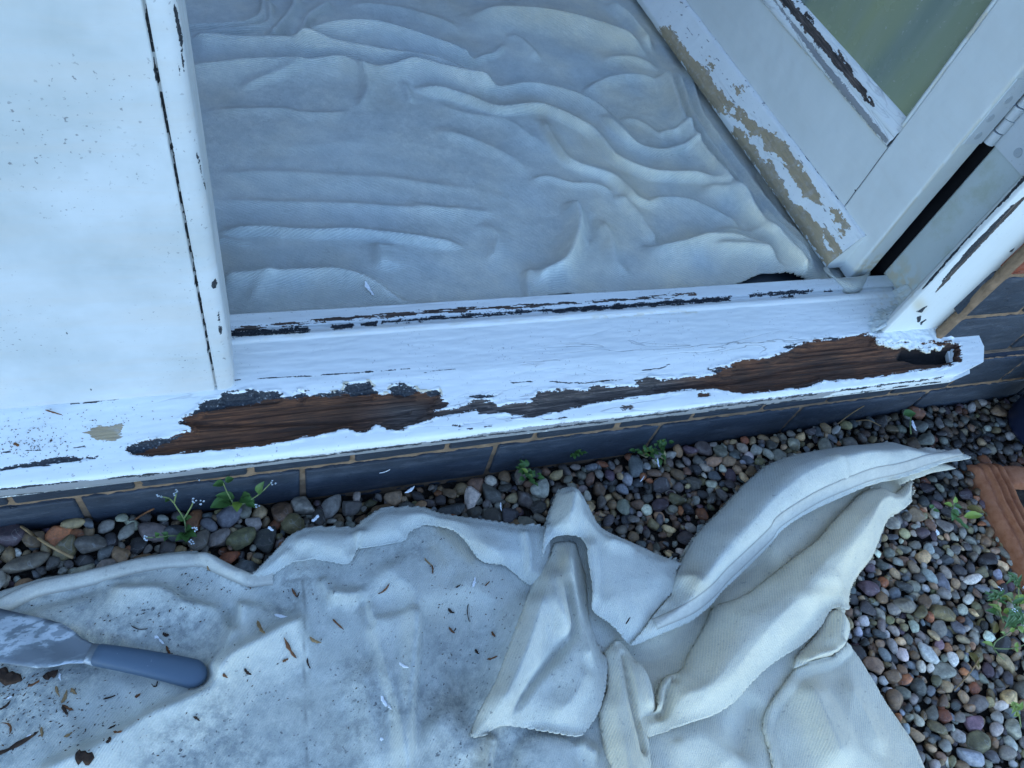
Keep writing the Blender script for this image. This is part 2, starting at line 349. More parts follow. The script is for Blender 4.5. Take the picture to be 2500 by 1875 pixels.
bm = bmesh.new(); a = [bm.verts.new(v) for v in ((-60, -60, -0.06), (60, -60, -0.06), (60, 60, -0.06), (-60, 60, -0.06))]; bm.faces.new(a)
bmobj('ground', bm, lawn)['kind'] = 'structure'
# ------------------------------------------------------------------ brick wall with plinth
wall = empty('brick_wall', (0.6, 0.06, 0), 'dark blue brick plinth wall with sandy mortar joints below and beside the white door frame', 'wall')
bb = bmesh.new(); rb = bmesh.new(); BH = 0.0375
def brick(bm, x0, x1, z0, z1, y0=0.0, dep=0.09):
    vs = addbox(bm, (x0, y0, z0), (x1, y0 + dep, z1)); j = lambda: random.uniform(-0.0012, 0.0012)
    for v in vs: v.co += Vector((j(), j() * 0.8, j()))
ZM = 0.0675; PX0 = -0.1856
# lower stretcher course (bottom of it lost in the gravel) and one more below ground
lowx = [-0.1856 - 0.225 * 4 + 0.225 * k for k in range(5)] + [0.0395, 0.2700, 0.4930, 0.716, 0.94, 1.165, 1.39]
lowx = [-0.1856 - 0.225 * k for k in (4, 3, 2, 1)] + [-0.190, 0.033, 0.260, 0.487, 0.712, 0.94, 1.165, 1.39]
for a_, b_ in zip(lowx[:-1], lowx[1:]): brick(bb, a_ + 0.0035, b_ - 0.0035, -0.004, ZM - 0.0035)
for a_, b_ in zip(lowx[:-1], lowx[1:]): brick(bb, a_ + 0.11, b_ + 0.10, -0.08, -0.014, 0.004)
ux = [-0.91, -0.80, -0.69, -0.58, -0.465, -0.355, -0.245, -0.132, -0.021, 0.088, 0.198, 0.308, 0.418, 0.528, 0.638, 0.748, 0.86, 0.97, 1.08, 1.19, 1.30, 1.41]
for a_, b_ in zip(ux[:-1], ux[1:]): brick(bb, a_ + 0.0028, b_ - 0.0028, ZM + 0.0035, ZM + 0.070, 0.001)
# courses to the right of the frame
zc = ZM + 0.0715; k = 0; blue_courses = 3
while zc < 2.15:
    hh = (0.0785, 0.070)[k] if k < 2 else 0.066
    if k == 2: hh = 0.066
    bmx = bb if k < 2 else rb
    x0 = 0.868 if k % 2 == 0 else 0.866; xj = [x0, x0 + (0.215 if k % 2 == 0 else 0.1025)]
    if k == 0: xj = [0.875, 1.035]
    while xj[-1] < 1.5: xj.append(xj[-1] + 0.225)
    for a_, b_ in zip(xj[:-1], xj[1:]): brick(bmx, a_ + (0 if a_ == xj[0] else 0.010), b_ + 0.002, zc, zc + hh + 0.002, 0.016)
    zc += hh + 0.010; k += 1
def finish(bm, name, mat):
    bmesh.ops.bevel(bm, geom=list(bm.edges), offset=0.0028, segments=2, affect='EDGES', profile=0.5)
    return bmobj(name, bm, mat, wall, smooth=True)
finish(bb, 'blue_bricks', M['blue']); finish(rb, 'red_bricks', M['red'])
# mortar sheet, a little rough, 2-4 mm behind the brick faces
def sheet_y(x0, x1, z0, z1, y, st=0.004):
    xs = np.arange(x0, x1, st); zs = np.arange(z0, z1, st); X, Zz = np.meshgrid(xs, zs, indexing='ij')
    Yy = y + 0.0018 * fbm(X * 70, Zz * 70, 3)
    return np.stack([X, Yy, Zz], -1).reshape(-1, 3), gridfaces(len(xs), len(zs))
Va, Fa = sheet_y(-0.95, 1.45, -0.08, 0.141, 0.0036); Vb, Fb = sheet_y(0.874, 1.45, 0.1415, 0.75, 0.0195)
link('mortar', npmesh('mortar', np.vstack([Va, Vb]), np.vstack([Fa, Fb + len(Va)])), M['mortar'], wall)
bm = bmesh.new(); addbox(bm, (0.876, 0.023, 0.1415), (1.6, 0.30, 2.19)); addbox(bm, (-1.0, 0.012, -0.1), (1.6, 0.30, 0.140)); addbox(bm, (-1.0, 0.004, 2.14), (0.864, 0.30, 2.19))
addbox(bm, (-1.3, 0.004, -0.1), (-1.001, 0.30, 2.19)); addbox(bm, (1.601, 0.004, -0.1), (2.0, 0.30, 2.19))
bmobj('wall_core', bm, M['mortar'], wall)
# sealant fillet between frame and brick
zz = np.linspace(0.1815, 2.1, 260); V = []
for z in zz:
    wob = 0.0035 * float(perlin(np.array([z * 22]), np.array([3.3]))[0]) + 0.0012 * float(perlin(np.array([z * 120]), np.array([8.3]))[0])
    wd = 0.003 + 0.006 * sstep(0.2, 0.42, np.array(z))
    for (x, y) in ((0.879 - wob - wd * .3, 0.0315), (0.872 - wob - wd, 0.0285), (0.8665 - wd, 0.0175), (0.8695, 0.0148), (0.882, 0.0185)): V.append((x, y, z))
link('sealant', npmesh('sealant', V, gridfaces(len(zz), 5)), M['mortar'], wall)
# ------------------------------------------------------------------ door frame: sill, side panel, post, jamb, head
frame = empty('door_frame', (0.4, 0.09, 0.15), 'white painted timber door frame whose weathered sill has two large patches of bare rotten brown wood', 'door frame')
ROT_A = [(308,1092),(333,1082),(359,1075),(413,1067),(440,1056),(468,1050),(460,1037),(434,1029),(456,1016),(485,999),(496,980),(515,979),(531,974),(540,959),(591,955),(607,949),(622,953),(633,959),(681,955),(692,971),(717,968),(728,955),(751,955),(756,966),(810,959),(840,954),(842,938),(870,934),(899,932),(914,945),(920,963),(954,960),(951,950),(958,944),(975,937),(1000,943),(1017,949),(1022,957),(1055,957),(1072,953),(1078,974),(1093,983),(1089,994),(1060,1001),(1066,1012),(1052,1023),(1008,1037),(979,1050),(945,1048),(920,1036),(903,1050),(873,1056),(852,1047),(825,1051),(798,1058),(722,1071),(692,1080),(633,1088),(506,1101),(371,1113),(329,1111),(304,1099)]
ROT_B = [(1143,980),(1170,976),(1202,976),(1211,989),(1240,985),(1297,982),(1300,968),(1315,955),(1358,953),(1431,953),(1452,941),(1485,942),(1557,941),(1553,930),(1583,921),(1612,926),(1684,921),(1749,913),(1735,903),(1756,897),(1785,893),(1796,881),(1840,878),(1865,874),(1886,868),(1919,857),(1960,838),(1995,828),(2050,826),(2100,817),(2136,817),(2139,831),(2161,842),(2212,840),(2248,846),(2277,844),(2298,853),(2306,846),(2327,842),(2338,839),(2336,868),(2340,878),(2320,893),(2266,900),(2168,915),(2103,924),(2009,929),(1969,945),(1904,953),(1821,962),(1774,953),(1738,948),(1666,953),(1612,960),(1503,975),(1431,986),(1395,997),(1297,1018),(1250,1020),(1283,1012),(1215,1008),(1173,1010),(1155,995)]
SMALLW = [[(1698,964),(1717,955),(1735,959),(1731,968),(1702,971)],[(1060,1006),(1100,998),(1150,988),(1173,1000),(1130,1008),(1090,1016),(1057,1020)],[(1105,1037),(1144,1033),(1120,1044)],[(1180,968),(1210,963),(1202,969)],[(1518,992),(1540,990),(1550,997),(1520,999)],[(930,1000),(1010,990),(1015,1000),(940,1008)]]
DARKA = [(434,1029),(456,1010),(496,970),(540,950),(620,940),(700,945),(842,926),(914,926),(925,955),(915,959),(842,959),(800,968),(760,965),(690,972),(650,970),(620,981),(560,986),(500,1001),(470,1012)]
DARKS = [DARKA, [(954,961),(951,948),(962,940),(975,935),(1000,941),(1017,947),(1022,957),(990,961)],
  [(-20,1146),(60,1131),(120,1118),(240,1115),(232,1121),(120,1136),(60,1142),(-20,1150)],
  [(1040,955),(1072,952),(1074,962),(1050,963)], [(304,1096),(330,1083),(420,1066),(450,1062),(400,1078),(350,1095),(325,1108)],
  [(1728,903),(1757,899),(1760,905),(1738,908)], [(1918,843),(1936,840),(1940,850),(1925,853)], [(1145,968),(1200,962),(1205,968),(1160,971)],
  [(2010,825),(2045,822),(2048,828),(2012,830)]]
def yin(x): return 863.5 - 0.0729 * x
def strip(x0, x1, o0, o1): return [(x0, yin(x0) + o0), (x1, yin(x1) + o0), (x1, yin(x1) + o1), (x0, yin(x0) + o1)]
CHAN = [strip(555, 752, -13, 1), strip(812, 860, -13, 0), strip(880, 920, -12, -3), strip(935, 1060, -13, -6), strip(1060, 1350, -13, -5), strip(1350, 1784, -11, 0), strip(1829, 1981, -13, -5), strip(1905, 1938, -3, 3), strip(2010, 2030, -9, -5)]
GREYN = [[(-60,1199),(340,1160),(700,1119),(860,1100),(1100,1072),(1330,1038),(1500,1020),(1850,975),(2060,952),(1990,975),(1700,1012),(1560,1030),(1350,1052),(1100,1084),(860,1115),(700,1133),(340,1176),(-60,1222)]]
TANS = [[(205,1058),(240,1036),(262,1040),(298,1034),(300,1046),(290,1060),(302,1062),(280,1076),(235,1074)]]
WORN = [[(560,800),(760,778),(1050,756),(1300,742),(1500,730),(1700,712),(1700,722),(1500,738),(1300,751),(1050,768),(760,790),(560,812)]]
def comb(P, polys, soft=9.0, margin=40.0):
    """0..1 field, 0.5 on the outline"""
    s = np.full(len(P), margin)
    for q in polys: s = np.minimum(s, polysdf(P, q, margin))
    return np.clip(0.5 - s / (2 * soft), 0, 1), s
# profile across the sill (Y, Z), outside under edge to inside edge
prof = [(0.010, 0.1465), (-0.030, 0.1465), (-0.0325, 0.1468), (-0.0330, 0.1480), (-0.0330, 0.1535), (-0.0336, 0.1550), (-0.0358, 0.1556), (-0.0362, 0.1570), (-0.0362, 0.1650), (-0.0355, 0.1680), (-0.0335, 0.1700), (-0.030, 0.1712)]
prof += [(0.033, 0.1843), (0.0367, 0.1848), (0.041, 0.1851), (0.090, 0.1872), (0.0935, 0.1885), (0.097, 0.1889), (0.1000, 0.1882), (0.1012, 0.1862), (0.1018, 0.1810), (0.1030, 0.1795), (0.1110, 0.1795), (0.1120, 0.1800), (0.1130, 0.1835), (0.1180, 0.1842), (0.1330, 0.1835), (0.1350, 0.1815), (0.1355, 0.156)]
pp = [np.array(prof[0])]
for a_, b_ in zip(prof[:-1], prof[1:]):
    n_ = max(1, int(np.hypot(b_[0] - a_[0], b_[1] - a_[1]) / 0.0010))
    for k in range(1, n_ + 1): pp.append(np.array(a_) + (np.array(b_) - np.array(a_)) * k / n_)
pp = np.array(pp); nx = 1130; xs = np.concatenate([np.linspace(-0.9, -0.32, 60)[:-1], np.linspace(-0.32, 0.945, nx)])
X, K = np.meshgrid(xs, np.arange(len(pp)), indexing='ij'); Yp = pp[K, 0]; Zp = pp[K, 1]
xend = np.interp(Yp, [-0.036, -0.0335, -0.022, 0.0, 0.16], [0.872, 0.880, 0.930, 0.944, 0.946])
Xw = np.where(X > 0.80, 0.80 + (X - 0.80) / 0.145 * (xend - 0.80), X)
V = np.stack([Xw, Yp, Zp], -1).reshape(-1, 3); P = proj(V)
top = V[:, 2] > 0.1565
nj = np.stack([fbm(V[:, 0] * 60, V[:, 1] * 400, 3) * 9, fbm(V[:, 0] * 60 + 50, V[:, 1] * 400, 3) * 3.0], -1); PJ = P + nj
aw, sw = comb(PJ, [ROT_A, ROT_B, [(2200,842),(2345,838),(2345,884),(2290,889),(2235,886)]] + SMALLW); ad, sd_ = comb(PJ, DARKS[1:] + CHAN); adA, sdA = comb(PJ, DARKS[:1]); ad = np.maximum(ad, np.minimum(adA, aw + 0.02)); sd_ = np.minimum(sd_, np.maximum(sdA, sw)); ag, _ = comb(P, GREYN, 7); at_, _ = comb(PJ, TANS, 8); ao, _ = comb(PJ, WORN, 6)
sA = polysdf(PJ, ROT_A); sB = polysdf(PJ, ROT_B); hol = polysdf(P, [(2205,842),(2345,838),(2338,882),(2290,887),(2240,884),(2195,868)])
gw = sstep(1010, 1130, P[:, 0] + 0.8 * (P[:, 1] - 1000)) * (1 - sstep(1580, 1760, P[:, 0])); gw = np.maximum(gw, 0.8 * sstep(840, 1000, P[:, 0]) * (1 - sstep(1000, 1100, P[:, 0])) * sstep(965, 1000, P[:, 1]))
gw = np.maximum(gw, sstep(1950, 1995, P[:, 0]) * (1 - sstep(2020, 2090, P[:, 0])) * sstep(925, 940, P[:, 1] + 0.1 * (P[:, 0] - 1980)))
gw = np.maximum(gw, 0.85 * ao); ao = ao * np.where(fbm(V[:, 0] * 30, V[:, 1] * 300, 3) > -0.1, 1, 0.55)
d_in = np.clip(-np.minimum(sA, sB), 0, 30)
grain = fbm(V[:, 0] * 7, V[:, 1] * 300, 3)
amt = np.where(sA < sB, 1.0, np.where(P[:, 0] < 1600, 0.45, 1.1))
dep = (0.0011 * (d_in > 0) + 0.0045 * amt * sstep(2, 20, d_in) * (0.85 + 0.28 * grain))
for LN, wq, thr in (([(-20,1196),(350,1160),(750,1117),(1100,1074),(1400,1038),(1850,980),(2300,921)], 5, -0.5), ([(1480,1036),(1850,990),(2295,932)], 4, 0.0), ([(-20,1214),(350,1180),(860,1120)], 3, 0.1), ([(55,990),(200,984),(330,969),(480,948),(561,937)], 5, -0.05), ([(1030,911),(1070,904),(1114,902)], 3, -1), ([(1250,934),(1330,932),(1420,936),(1525,927)], 3.5, -0.3), ([(1570,905),(1612,900),(1640,888)], 3, -0.5), ([(1560,951),(1600,957),(1700,948)], 3, -0.2), ([(1100,1052),(1300,1030),(1500,1003),(1640,984)], 3.5, 0.05), ([(560,928),(800,915),(1000,900)], 3, 0.2), ([(-20,1105),(120,1098),(260,1085)], 3, 0.1)):
    dl, _, _ = polyline(P + nj * 0.5, LN); ad = np.maximum(ad, np.clip(0.68 - dl / (2 * wq), 0, 1) * (fbm(V[:, 0] * 22, V[:, 1] * 60, 3) > thr))
gl, _, _ = polyline(P, [(440,1030),(560,1030),(700,1028),(850,1022),(1000,1000)]); dep += 0.0035 * np.exp(-(gl / 5.0) ** 2) * (sA < 0)
gl2, _, _ = polyline(P, [(1600,945),(1800,925),(2000,880),(2250,868)]); dep += 0.003 * np.exp(-(gl2 / 6.0) ** 2) * (sB < 0)
dep += 0.016 * sstep(2, -16, hol) * (sB < 2)
small = np.clip(-sw, 0, 8); dep = np.maximum(dep, 0.0009 * sstep(0, 2, small)); dep += 0.0009 * sstep(0, 3, -sd_)
lumps = 0.00022 * fbm(V[:, 0] * 30, V[:, 1] * 140, 3) + 0.0007 * perlin(V[:, 0] * 5, V[:, 1] * 14)
# lifted flaky paint lip round the holes
lip = np.exp(-((np.minimum(sA, sB) - 3) / 4.0) ** 2) * 0.0009 * (0.5 + fbm(V[:, 0] * 90, V[:, 1] * 90, 2))
V[:, 2] += np.where(top, lumps + lip - dep, lumps * 0.5)
# crumbling filler over the right end of the rot and in the corner by the jamb
fil = polysdf(P + 5 * np.stack([fbm(V[:, 0] * 150, V[:, 1] * 150, 2), fbm(V[:, 0] * 150 + 9, V[:, 1] * 150, 2)], -1), [(2139,815),(2180,800),(2260,792),(2325,808),(2322,840),(2300,853),(2280,845),(2250,846),(2215,840),(2160,842),(2141,832)])
V[:, 2] += np.where(top, 0.004 * sstep(4, -6, fil) + 0.0016 * sstep(4, -6, fil) * fbm(V[:, 0] * 80, V[:, 1] * 80, 3), 0)
stain = np.clip(0.5 - np.abs(fil + 1) / 6, 0, 0.5) * (P[:, 1] > 828)
stl, _, _ = polyline(P, [(1450,775),(1520,771),(1600,765),(1700,762)]); stain = np.maximum(stain, 0.5 * np.exp(-(stl / 5) ** 2) * (fbm(V[:, 0] * 60, V[:, 1] * 300, 2) > 0.15))
stl, _, _ = polyline(P, [(650,822),(1000,797),(1300,780),(1500,772)]); stain = np.maximum(stain, 0.30 * np.exp(-(stl / 9) ** 2) * sstep(-0.1, 0.5, fbm(V[:, 0] * 40, V[:, 1] * 200, 3)))
yl = polysdf(P, ROT_A); stain = np.maximum(stain, 0.9 * ((yl > 0) & (yl < 6) & (P[:, 0] > 800) & (P[:, 0] < 1085) & (P[:, 1] < 965) & (fbm(V[:, 0] * 60, V[:, 1] * 60, 2) > 0)))
corner = np.exp(-(np.hypot(P[:, 0] - 2165, P[:, 1] - 755) / 40) ** 2); stain = np.maximum(stain, 0.6 * corner * sstep(0, 0.5, fbm(V[:, 0] * 90, V[:, 1] * 90, 3)))
crk = np.where(V[:, 1] < 0.04, 1.0, 0.25)
me = npmesh('sill', V, gridfaces(len(xs), len(pp), True), True, dict(wood=aw, dark=ad, grey=ag, tan=at_, greyw=gw, black=sstep(6, -14, hol) * (sB < 2), stain=stain, crk=crk))
# wood inside the worn inner strip too
arr = np.zeros(len(V), np.float32); me.attributes['wood'].data.foreach_get('value', arr); arr = np.maximum(arr, (ao * 0.98).astype(np.float32)); me.attributes['wood'].data.foreach_set('value', arr)
sill = link('sill', me, M['sill'], frame)
sill['label'] = 'sloping white sill with flaking paint and bare rotten brown wood'
# ragged lip of old filler hanging over the rotten end
FL = np.array([at_z(x, y, 0.1865)[:2] for x, y in [(2139,808),(2180,798),(2260,788),(2330,803),(2330,826),(2318,836),(2306,850),(2291,845),(2276,855),(2262,850),(2246,845),(2229,849),(2212,841),(2190,846),(2166,841),(2150,835),(2139,828)]])
gx, gy = np.meshgrid(np.arange(FL[:, 0].min() - 0.003, FL[:, 0].max() + 0.003, 0.0011), np.arange(FL[:, 1].min() - 0.003, FL[:, 1].max() + 0.003, 0.0011), indexing='ij'); gp = np.stack([gx.ravel(), gy.ravel()], -1)
fd = polysdf(gp + 0.0016 * np.stack([fbm(gp[:, 0] * 220, gp[:, 1] * 220, 2), fbm(gp[:, 0] * 220 + 7, gp[:, 1] * 220, 2)], -1), FL, 0.05)
gz = np.interp(gp[:, 1], [-0.03, 0.033, 0.0367, 0.06], [0.1712, 0.1843, 0.1850, 0.1860]) + 0.0026 + 0.0016 * fbm(gp[:, 0] * 110, gp[:, 1] * 110, 4) - 0.0016 * sstep(-0.005, 0.0, fd)
Fq = gridfaces(*gx.shape); Fq = Fq[(fd[Fq] < 0).all(1)]; us = np.unique(Fq); mp = np.full(len(gp), -1); mp[us] = np.arange(len(us))
lipst = np.exp(-(fd / 0.0022) ** 2) * sstep(0.022, 0.014, gp[:, 1]) * 0.85
me = npmesh('broken_filler', np.stack([gp[:, 0], gp[:, 1], gz], -1)[us], mp[Fq], True, dict(stain=lipst[us], grey=np.clip(0.35 + 0.25 * fbm(gp[:, 0] * 60, gp[:, 1] * 60, 3), 0, 0.46)[us], crk=np.full(len(us), 1.0)))
fo = link('broken_filler', me, M['sill'], frame); md = fo.modifiers.new('thickness', 'SOLIDIFY'); md.thickness = 0.0022; md.offset = -1
# end face of the sill horn
bm = bmesh.new(); endv = [bm.verts.new(V.reshape(len(xs), len(pp), 3)[-1, k]) for k in range(len(pp))]
bm.faces.new(endv); bmobj('sill_end', bm, M['jamb'], frame)
# side panel (left) with the bull-nosed post edge and the open joint between them
PY = 0.0367
cols = [( -0.75, PY), (-0.0455, PY), (-0.0447, PY + 0.0008), (-0.0443, PY + 0.005), (-0.0428, PY + 0.005), (-0.0424, PY + 0.0008), (-0.0415, PY)]
for k in range(0, 10):
    a_ = k / 9 * math.pi / 2; cols.append((-0.0350 + 0.009 * math.sin(a_), PY + 0.010 - 0.010 * math.cos(a_)))
cols += [(-0.026, 0.13)]
cc = [np.array(cols[0])]
for a_, b_ in zip(cols[:-1], cols[1:]):
    n_ = max(1, int(np.hypot(b_[0] - a_[0], b_[1] - a_[1]) / 0.0024))
    for k in range(1, n_ + 1): cc.append(np.array(a_) + (np.array(b_) - np.array(a_)) * k / n_)
cc = np.array(cc); zs = np.concatenate([np.arange(0.1838, 0.62, 0.0024), np.linspace(0.63, 2.1, 30)])
Xi, Zi = np.meshgrid(np.arange(len(cc)), zs, indexing='ij'); V = np.stack([cc[Xi, 0], cc[Xi, 1], Zi], -1).reshape(-1, 3); P = proj(V)
isn = (V[:, 0] > -0.0465)
groove = ((np.abs(V[:, 0] + 0.0435 + 0.0004 * fbm(V[:, 2] * 40, V[:, 2] * 7, 3)) < 0.0009 + 0.0004 * fbm(V[:, 2] * 90, V[:, 0] * 0, 2))) & (V[:, 1] < 0.06) & (V[:, 2] > 0.212)
marks = [([(145,775),(158,805),(168,818)], 3), ([(170,840),(178,862),(190,880)], 3), ([(205,900),(210,918)], 2.5), ([(222,940),(222,962)], 3), ([(75,318),(84,313)], 2.5), ([(345,378),(358,380)], 2)]
dk = np.zeros(len(V))
for ln, wd in marks:
    d, _, _ = polyline(P, ln); dk = np.maximum(dk, np.clip(0.62 - d / (wd * 3), 0, 1))
patch = [[(516,688),(526,680),(531,690),(527,703),(521,708),(516,700)], [(531,795),(540,796),(544,812),(537,814)], [(532,757),(536,757),(537,785),(533,783)], [(434,160),(437,156),(440,192),(436,190)], [(420,8),(432,20),(446,92),(450,180),(444,150),(436,90)], [(478,370),(482,372),(505,470),(498,450)]]
ap, _ = comb(P, patch, 5); dk = np.maximum(dk, ap); dk = np.maximum(dk, groove * 0.80)
dk = np.maximum(dk, np.clip(0.5 * np.exp(-((V[:, 0] + 0.0385) / 0.0016) ** 2) * (fbm(V[:, 0] * 90, V[:, 2] * 60, 2) > 0.75), 0, 1))
V[:, 1] += np.where(V[:, 0] < -0.0465, 0.0009 * perlin(V[:, 0] * 5, V[:, 2] * 5) + 0.0003 * fbm(V[:, 0] * 60, V[:, 2] * 60, 2), 0)
stn = np.clip(0.55 * np.exp(-(np.hypot(P[:, 0] + 15, P[:, 1] - 965) / 36) ** 2), 0, 1)
me = npmesh('side_panel', V, gridfaces(len(cc), len(zs)), True, dict(dark=dk, stain=stn * 0.3, crk=np.full(len(V), 0.3)))
link('side_panel', me, M['panel'], frame)
bm = bmesh.new(); addbox(bm, (-1.0, 0.05, 0.185), (-0.03, 0.15, 2.1)); addbox(bm, (-1.0, PY, 0.185), (-0.752, 0.049, 2.1)); addbox(bm, (-1.0, 0.02, 2.1), (0.86, 0.16, 2.139))
bmobj('frame_core', bm, M['jamb'], frame)
# right jamb, extruded profile
jp = [(0.895, 0.1392), (0.8560, 0.1392), (0.855, 0.1375), (0.855, 0.062), (0.850, 0.0605), (0.800, 0.054), (0.7915, 0.0480), (0.7895, 0.0460), (0.7882, 0.0430), (0.7825, 0.0405), (0.7808, 0.0385), (0.7803, 0.0325), (0.7813, 0.0310), (0.890, 0.0310)]
jj = [np.array(jp[0])]
for a_, b_ in zip(jp[:-1], jp[1:]):
    n_ = max(1, int(np.hypot(b_[0] - a_[0], b_[1] - a_[1]) / 0.0020))
    for k in range(1, n_ + 1): jj.append(np.array(a_) + (np.array(b_) - np.array(a_)) * k / n_)
jj = np.array(jj); zs = np.concatenate([np.arange(0.1815, 0.56, 0.0022), np.linspace(0.57, 2.1, 30)])
Xi, Zi = np.meshgrid(np.arange(len(jj)), zs, indexing='ij'); V = np.stack([jj[Xi, 0], jj[Xi, 1], Zi], -1).reshape(-1, 3); P = proj(V)
PJ = P + np.stack([fbm(V[:, 0] * 200, V[:, 2] * 60, 2), fbm(V[:, 1] * 200 + 9, V[:, 2] * 60, 2)], -1) * 1.6
jd = [[(2500,428),(2503,440),(2400,545),(2330,622),(2300,655),(2262,700),(2250,708),(2262,690),(2310,635),(2380,560),(2450,485)],
      [(2470,500),(2477,499),(2418,567),(2378,608),(2348,640),(2314,674),(2302,690),(2298,687),(2341,636),(2368,603),(2408,563)],
      [(2500,478),(2503,486),(2450,540),(2370,625),(2300,700),(2282,716),(2288,705),(2330,655),(2400,580),(2460,515)],
      [(2238,775),(2250,770),(2246,785),(2240,788)], [(2237,762),(2243,758),(2265,745),(2250,765)], [(2244,790),(2258,778),(2263,780),(2248,795)], [(2466,612),(2477,605),(2472,613),(2465,617)]]
adk, _ = comb(PJ, jd[:2] + jd[3:], 3); agy, _ = comb(PJ, [jd[2]], 3)
stn = np.clip(1.2 * np.exp(-(np.hypot((P[:, 0] - 2195), (P[:, 1] - 690)) / 42) ** 2) * sstep(-0.3, 0.3, fbm(V[:, 0] * 90 + V[:, 1] * 90, V[:, 2] * 90, 3)), 0, 0.75)
stn = np.maximum(stn, 0.7 * np.exp(-(np.hypot((P[:, 0] - 2245), (P[:, 1] - 745)) / 18) ** 2))
reb = (V[:, 1] > 0.0485) & (V[:, 0] > 0.7916)
me = npmesh('jamb', V, gridfaces(len(jj), len(zs), True), True, dict(dark=adk, wood=agy, greyw=np.ones(len(V)), stain=stn, crk=np.full(len(V), 0.4)))
me.materials.append(M['jamb']); me.materials.append(M['rebate'])
fi = np.array([reb[p_.vertices[0]] for p_ in me.polygons]); me.polygons.foreach_set('material_index', fi.astype(np.int32))
link('jamb', me, None, frame)
# lumps of old filler in the corner of jamb and sill
def lump(cx_, cy_, cz_, rx, ry, rz, mat, seed, parent, name, sub=3, amp=0.35):
    bm = bmesh.new(); bmesh.ops.create_icosphere(bm, subdivisions=sub, radius=1)
    c_ = np.array([v.co[:] for v in bm.verts]); d = 1 + amp * fbm(c_[:, 0] * 2 + seed, c_[:, 1] * 2 + c_[:, 2] * 1.7, 3)
    for v, k in zip(bm.verts, d): v.co = Vector((v.co.x * rx * k + cx_, v.co.y * ry * k + cy_, v.co.z * rz * k + cz_))
    return bmobj(name, bm, mat, parent, True)
putty = simple_mat('crumbling_filler', (0.30, 0.31, 0.24), (0.60, 0.62, 0.58), 110, 0.85, 0.2, 0.002, 1.0, (0.42, 0.40, 0.25))
gx, gy = np.meshgrid(np.linspace(0.765, 0.8556, 80), np.linspace(0.034, 0.1012, 66), indexing='ij'); gp = np.stack([gx.ravel(), gy.ravel()], -1)
d1, _, _ = polyline(gp, [(0.8555, 0.102), (0.855, 0.061), (0.800, 0.053), (0.7885, 0.044), (0.780, 0.036)])
nz = fbm(gp[:, 0] * 150, gp[:, 1] * 150, 4); sz_ = np.interp(gp[:, 1], [0.0367, 0.0935, 0.097, 0.1012], [0.1850, 0.1880, 0.1888, 0.1862])
gz = sz_ - 0.003 + 0.017 * np.exp(-np.maximum(d1 - 0.002, 0) / 0.0085) + 0.0028 * nz * np.exp(-d1 / 0.02)
me = npmesh('filler', np.stack([gp[:, 0], gp[:, 1], gz], -1), gridfaces(80, 66), True, dict(stain=np.clip(0.35 + 0.6 * nz, 0, 0.9) * np.exp(-(np.hypot(gp[:, 0] - 0.845, gp[:, 1] - 0.075) / 0.022) ** 2) + np.clip(0.25 + 0.7 * fbm(gp[:, 0] * 60, gp[:, 1] * 60, 2), 0, 0.6) * np.exp(-(np.hypot(gp[:, 0] - 0.80, gp[:, 1] - 0.056) / 0.010) ** 2), dark=np.clip(0.62 * (fbm(gp[:, 0] * 110 + 4, gp[:, 1] * 110, 3) > 0.75), 0, 1), crk=np.full(len(gp), 0.5)))
link('filler', me, M['rebate'], frame)
# hinge leaf and knuckles on the jamb, screws
HZ = [0.487, 0.975]
def disc(bm, c_, nrm_, r, th=0.0012, n=20, slot=True):
    nrm_ = Vector(nrm_).normalized(); a = nrm_.orthogonal().normalized(); b = nrm_.cross(a); c_ = Vector(c_)
    top_ = [bm.verts.new(c_ + nrm_ * th + (a * math.cos(2 * math.pi * k / n) + b * math.sin(2 * math.pi * k / n)) * r) for k in range(n)]
    bot = [bm.verts.new(c_ - nrm_ * 0.001 + (a * math.cos(2 * math.pi * k / n) + b * math.sin(2 * math.pi * k / n)) * r * 1.12) for k in range(n)]
    bm.faces.new(top_)
    for k in range(n): bm.faces.new((top_[k], bot[k], bot[(k + 1) % n], top_[(k + 1) % n]))
# ------------------------------------------------------------------ door, standing open into the room
D0 = np.array([-0.0581, 0.9983]); DN = np.array([-0.9983, -0.0581]); DP = np.array([0.800, 0.1405]); DZ = 0.170; DT = 0.036; DW = 0.80; DH = 1.93
door = empty('door', (0.818, 0.1415, DZ), 'white half glazed timber door standing open inwards, paint peeled off its bottom weatherboard', 'door')
def D(a, o, z): return Vector((DP[0] + D0[0] * a + DN[0] * o, DP[1] + D0[1] * a + DN[1] * o, z))   # along, out of the face, height
def dgrid(name, sec, a0, a1, da, mat, attrs=None, horizontal=True, jit=0.0, parent=door, closed=False):
    """extrude a section (o, z) along the door, or (a, o) upwards"""
    ss = [np.array(sec[0])]
    for p_, q_ in zip(sec[:-1], sec[1:]):
        n_ = max(1, int(np.hypot(q_[0] - p_[0], q_[1] - p_[1]) / 0.0022))
        for k in range(1, n_ + 1): ss.append(np.array(p_) + (np.array(q_) - np.array(p_)) * k / n_)
    ss = np.array(ss); al = np.arange(a0, a1 + da / 2, da)
    I, A = np.meshgrid(np.arange(len(ss)), al, indexing='ij')
    if horizontal: a, o, z = A, ss[I, 0], ss[I, 1]
    else: a, o, z = ss[I, 0], ss[I, 1], A
    a = a.ravel(); o = o.ravel(); z = z.ravel(); o = o + jit * fbm(a * 30, z * 30, 3)
    V = np.stack([DP[0] + D0[0] * a + DN[0] * o, DP[1] + D0[1] * a + DN[1] * o, z], -1)
    return npmesh(name, V, gridfaces(len(ss), len(al), not horizontal), True, attrs(V, proj(V)) if attrs else None), V
ST = 0.079; RT = DZ + 0.166
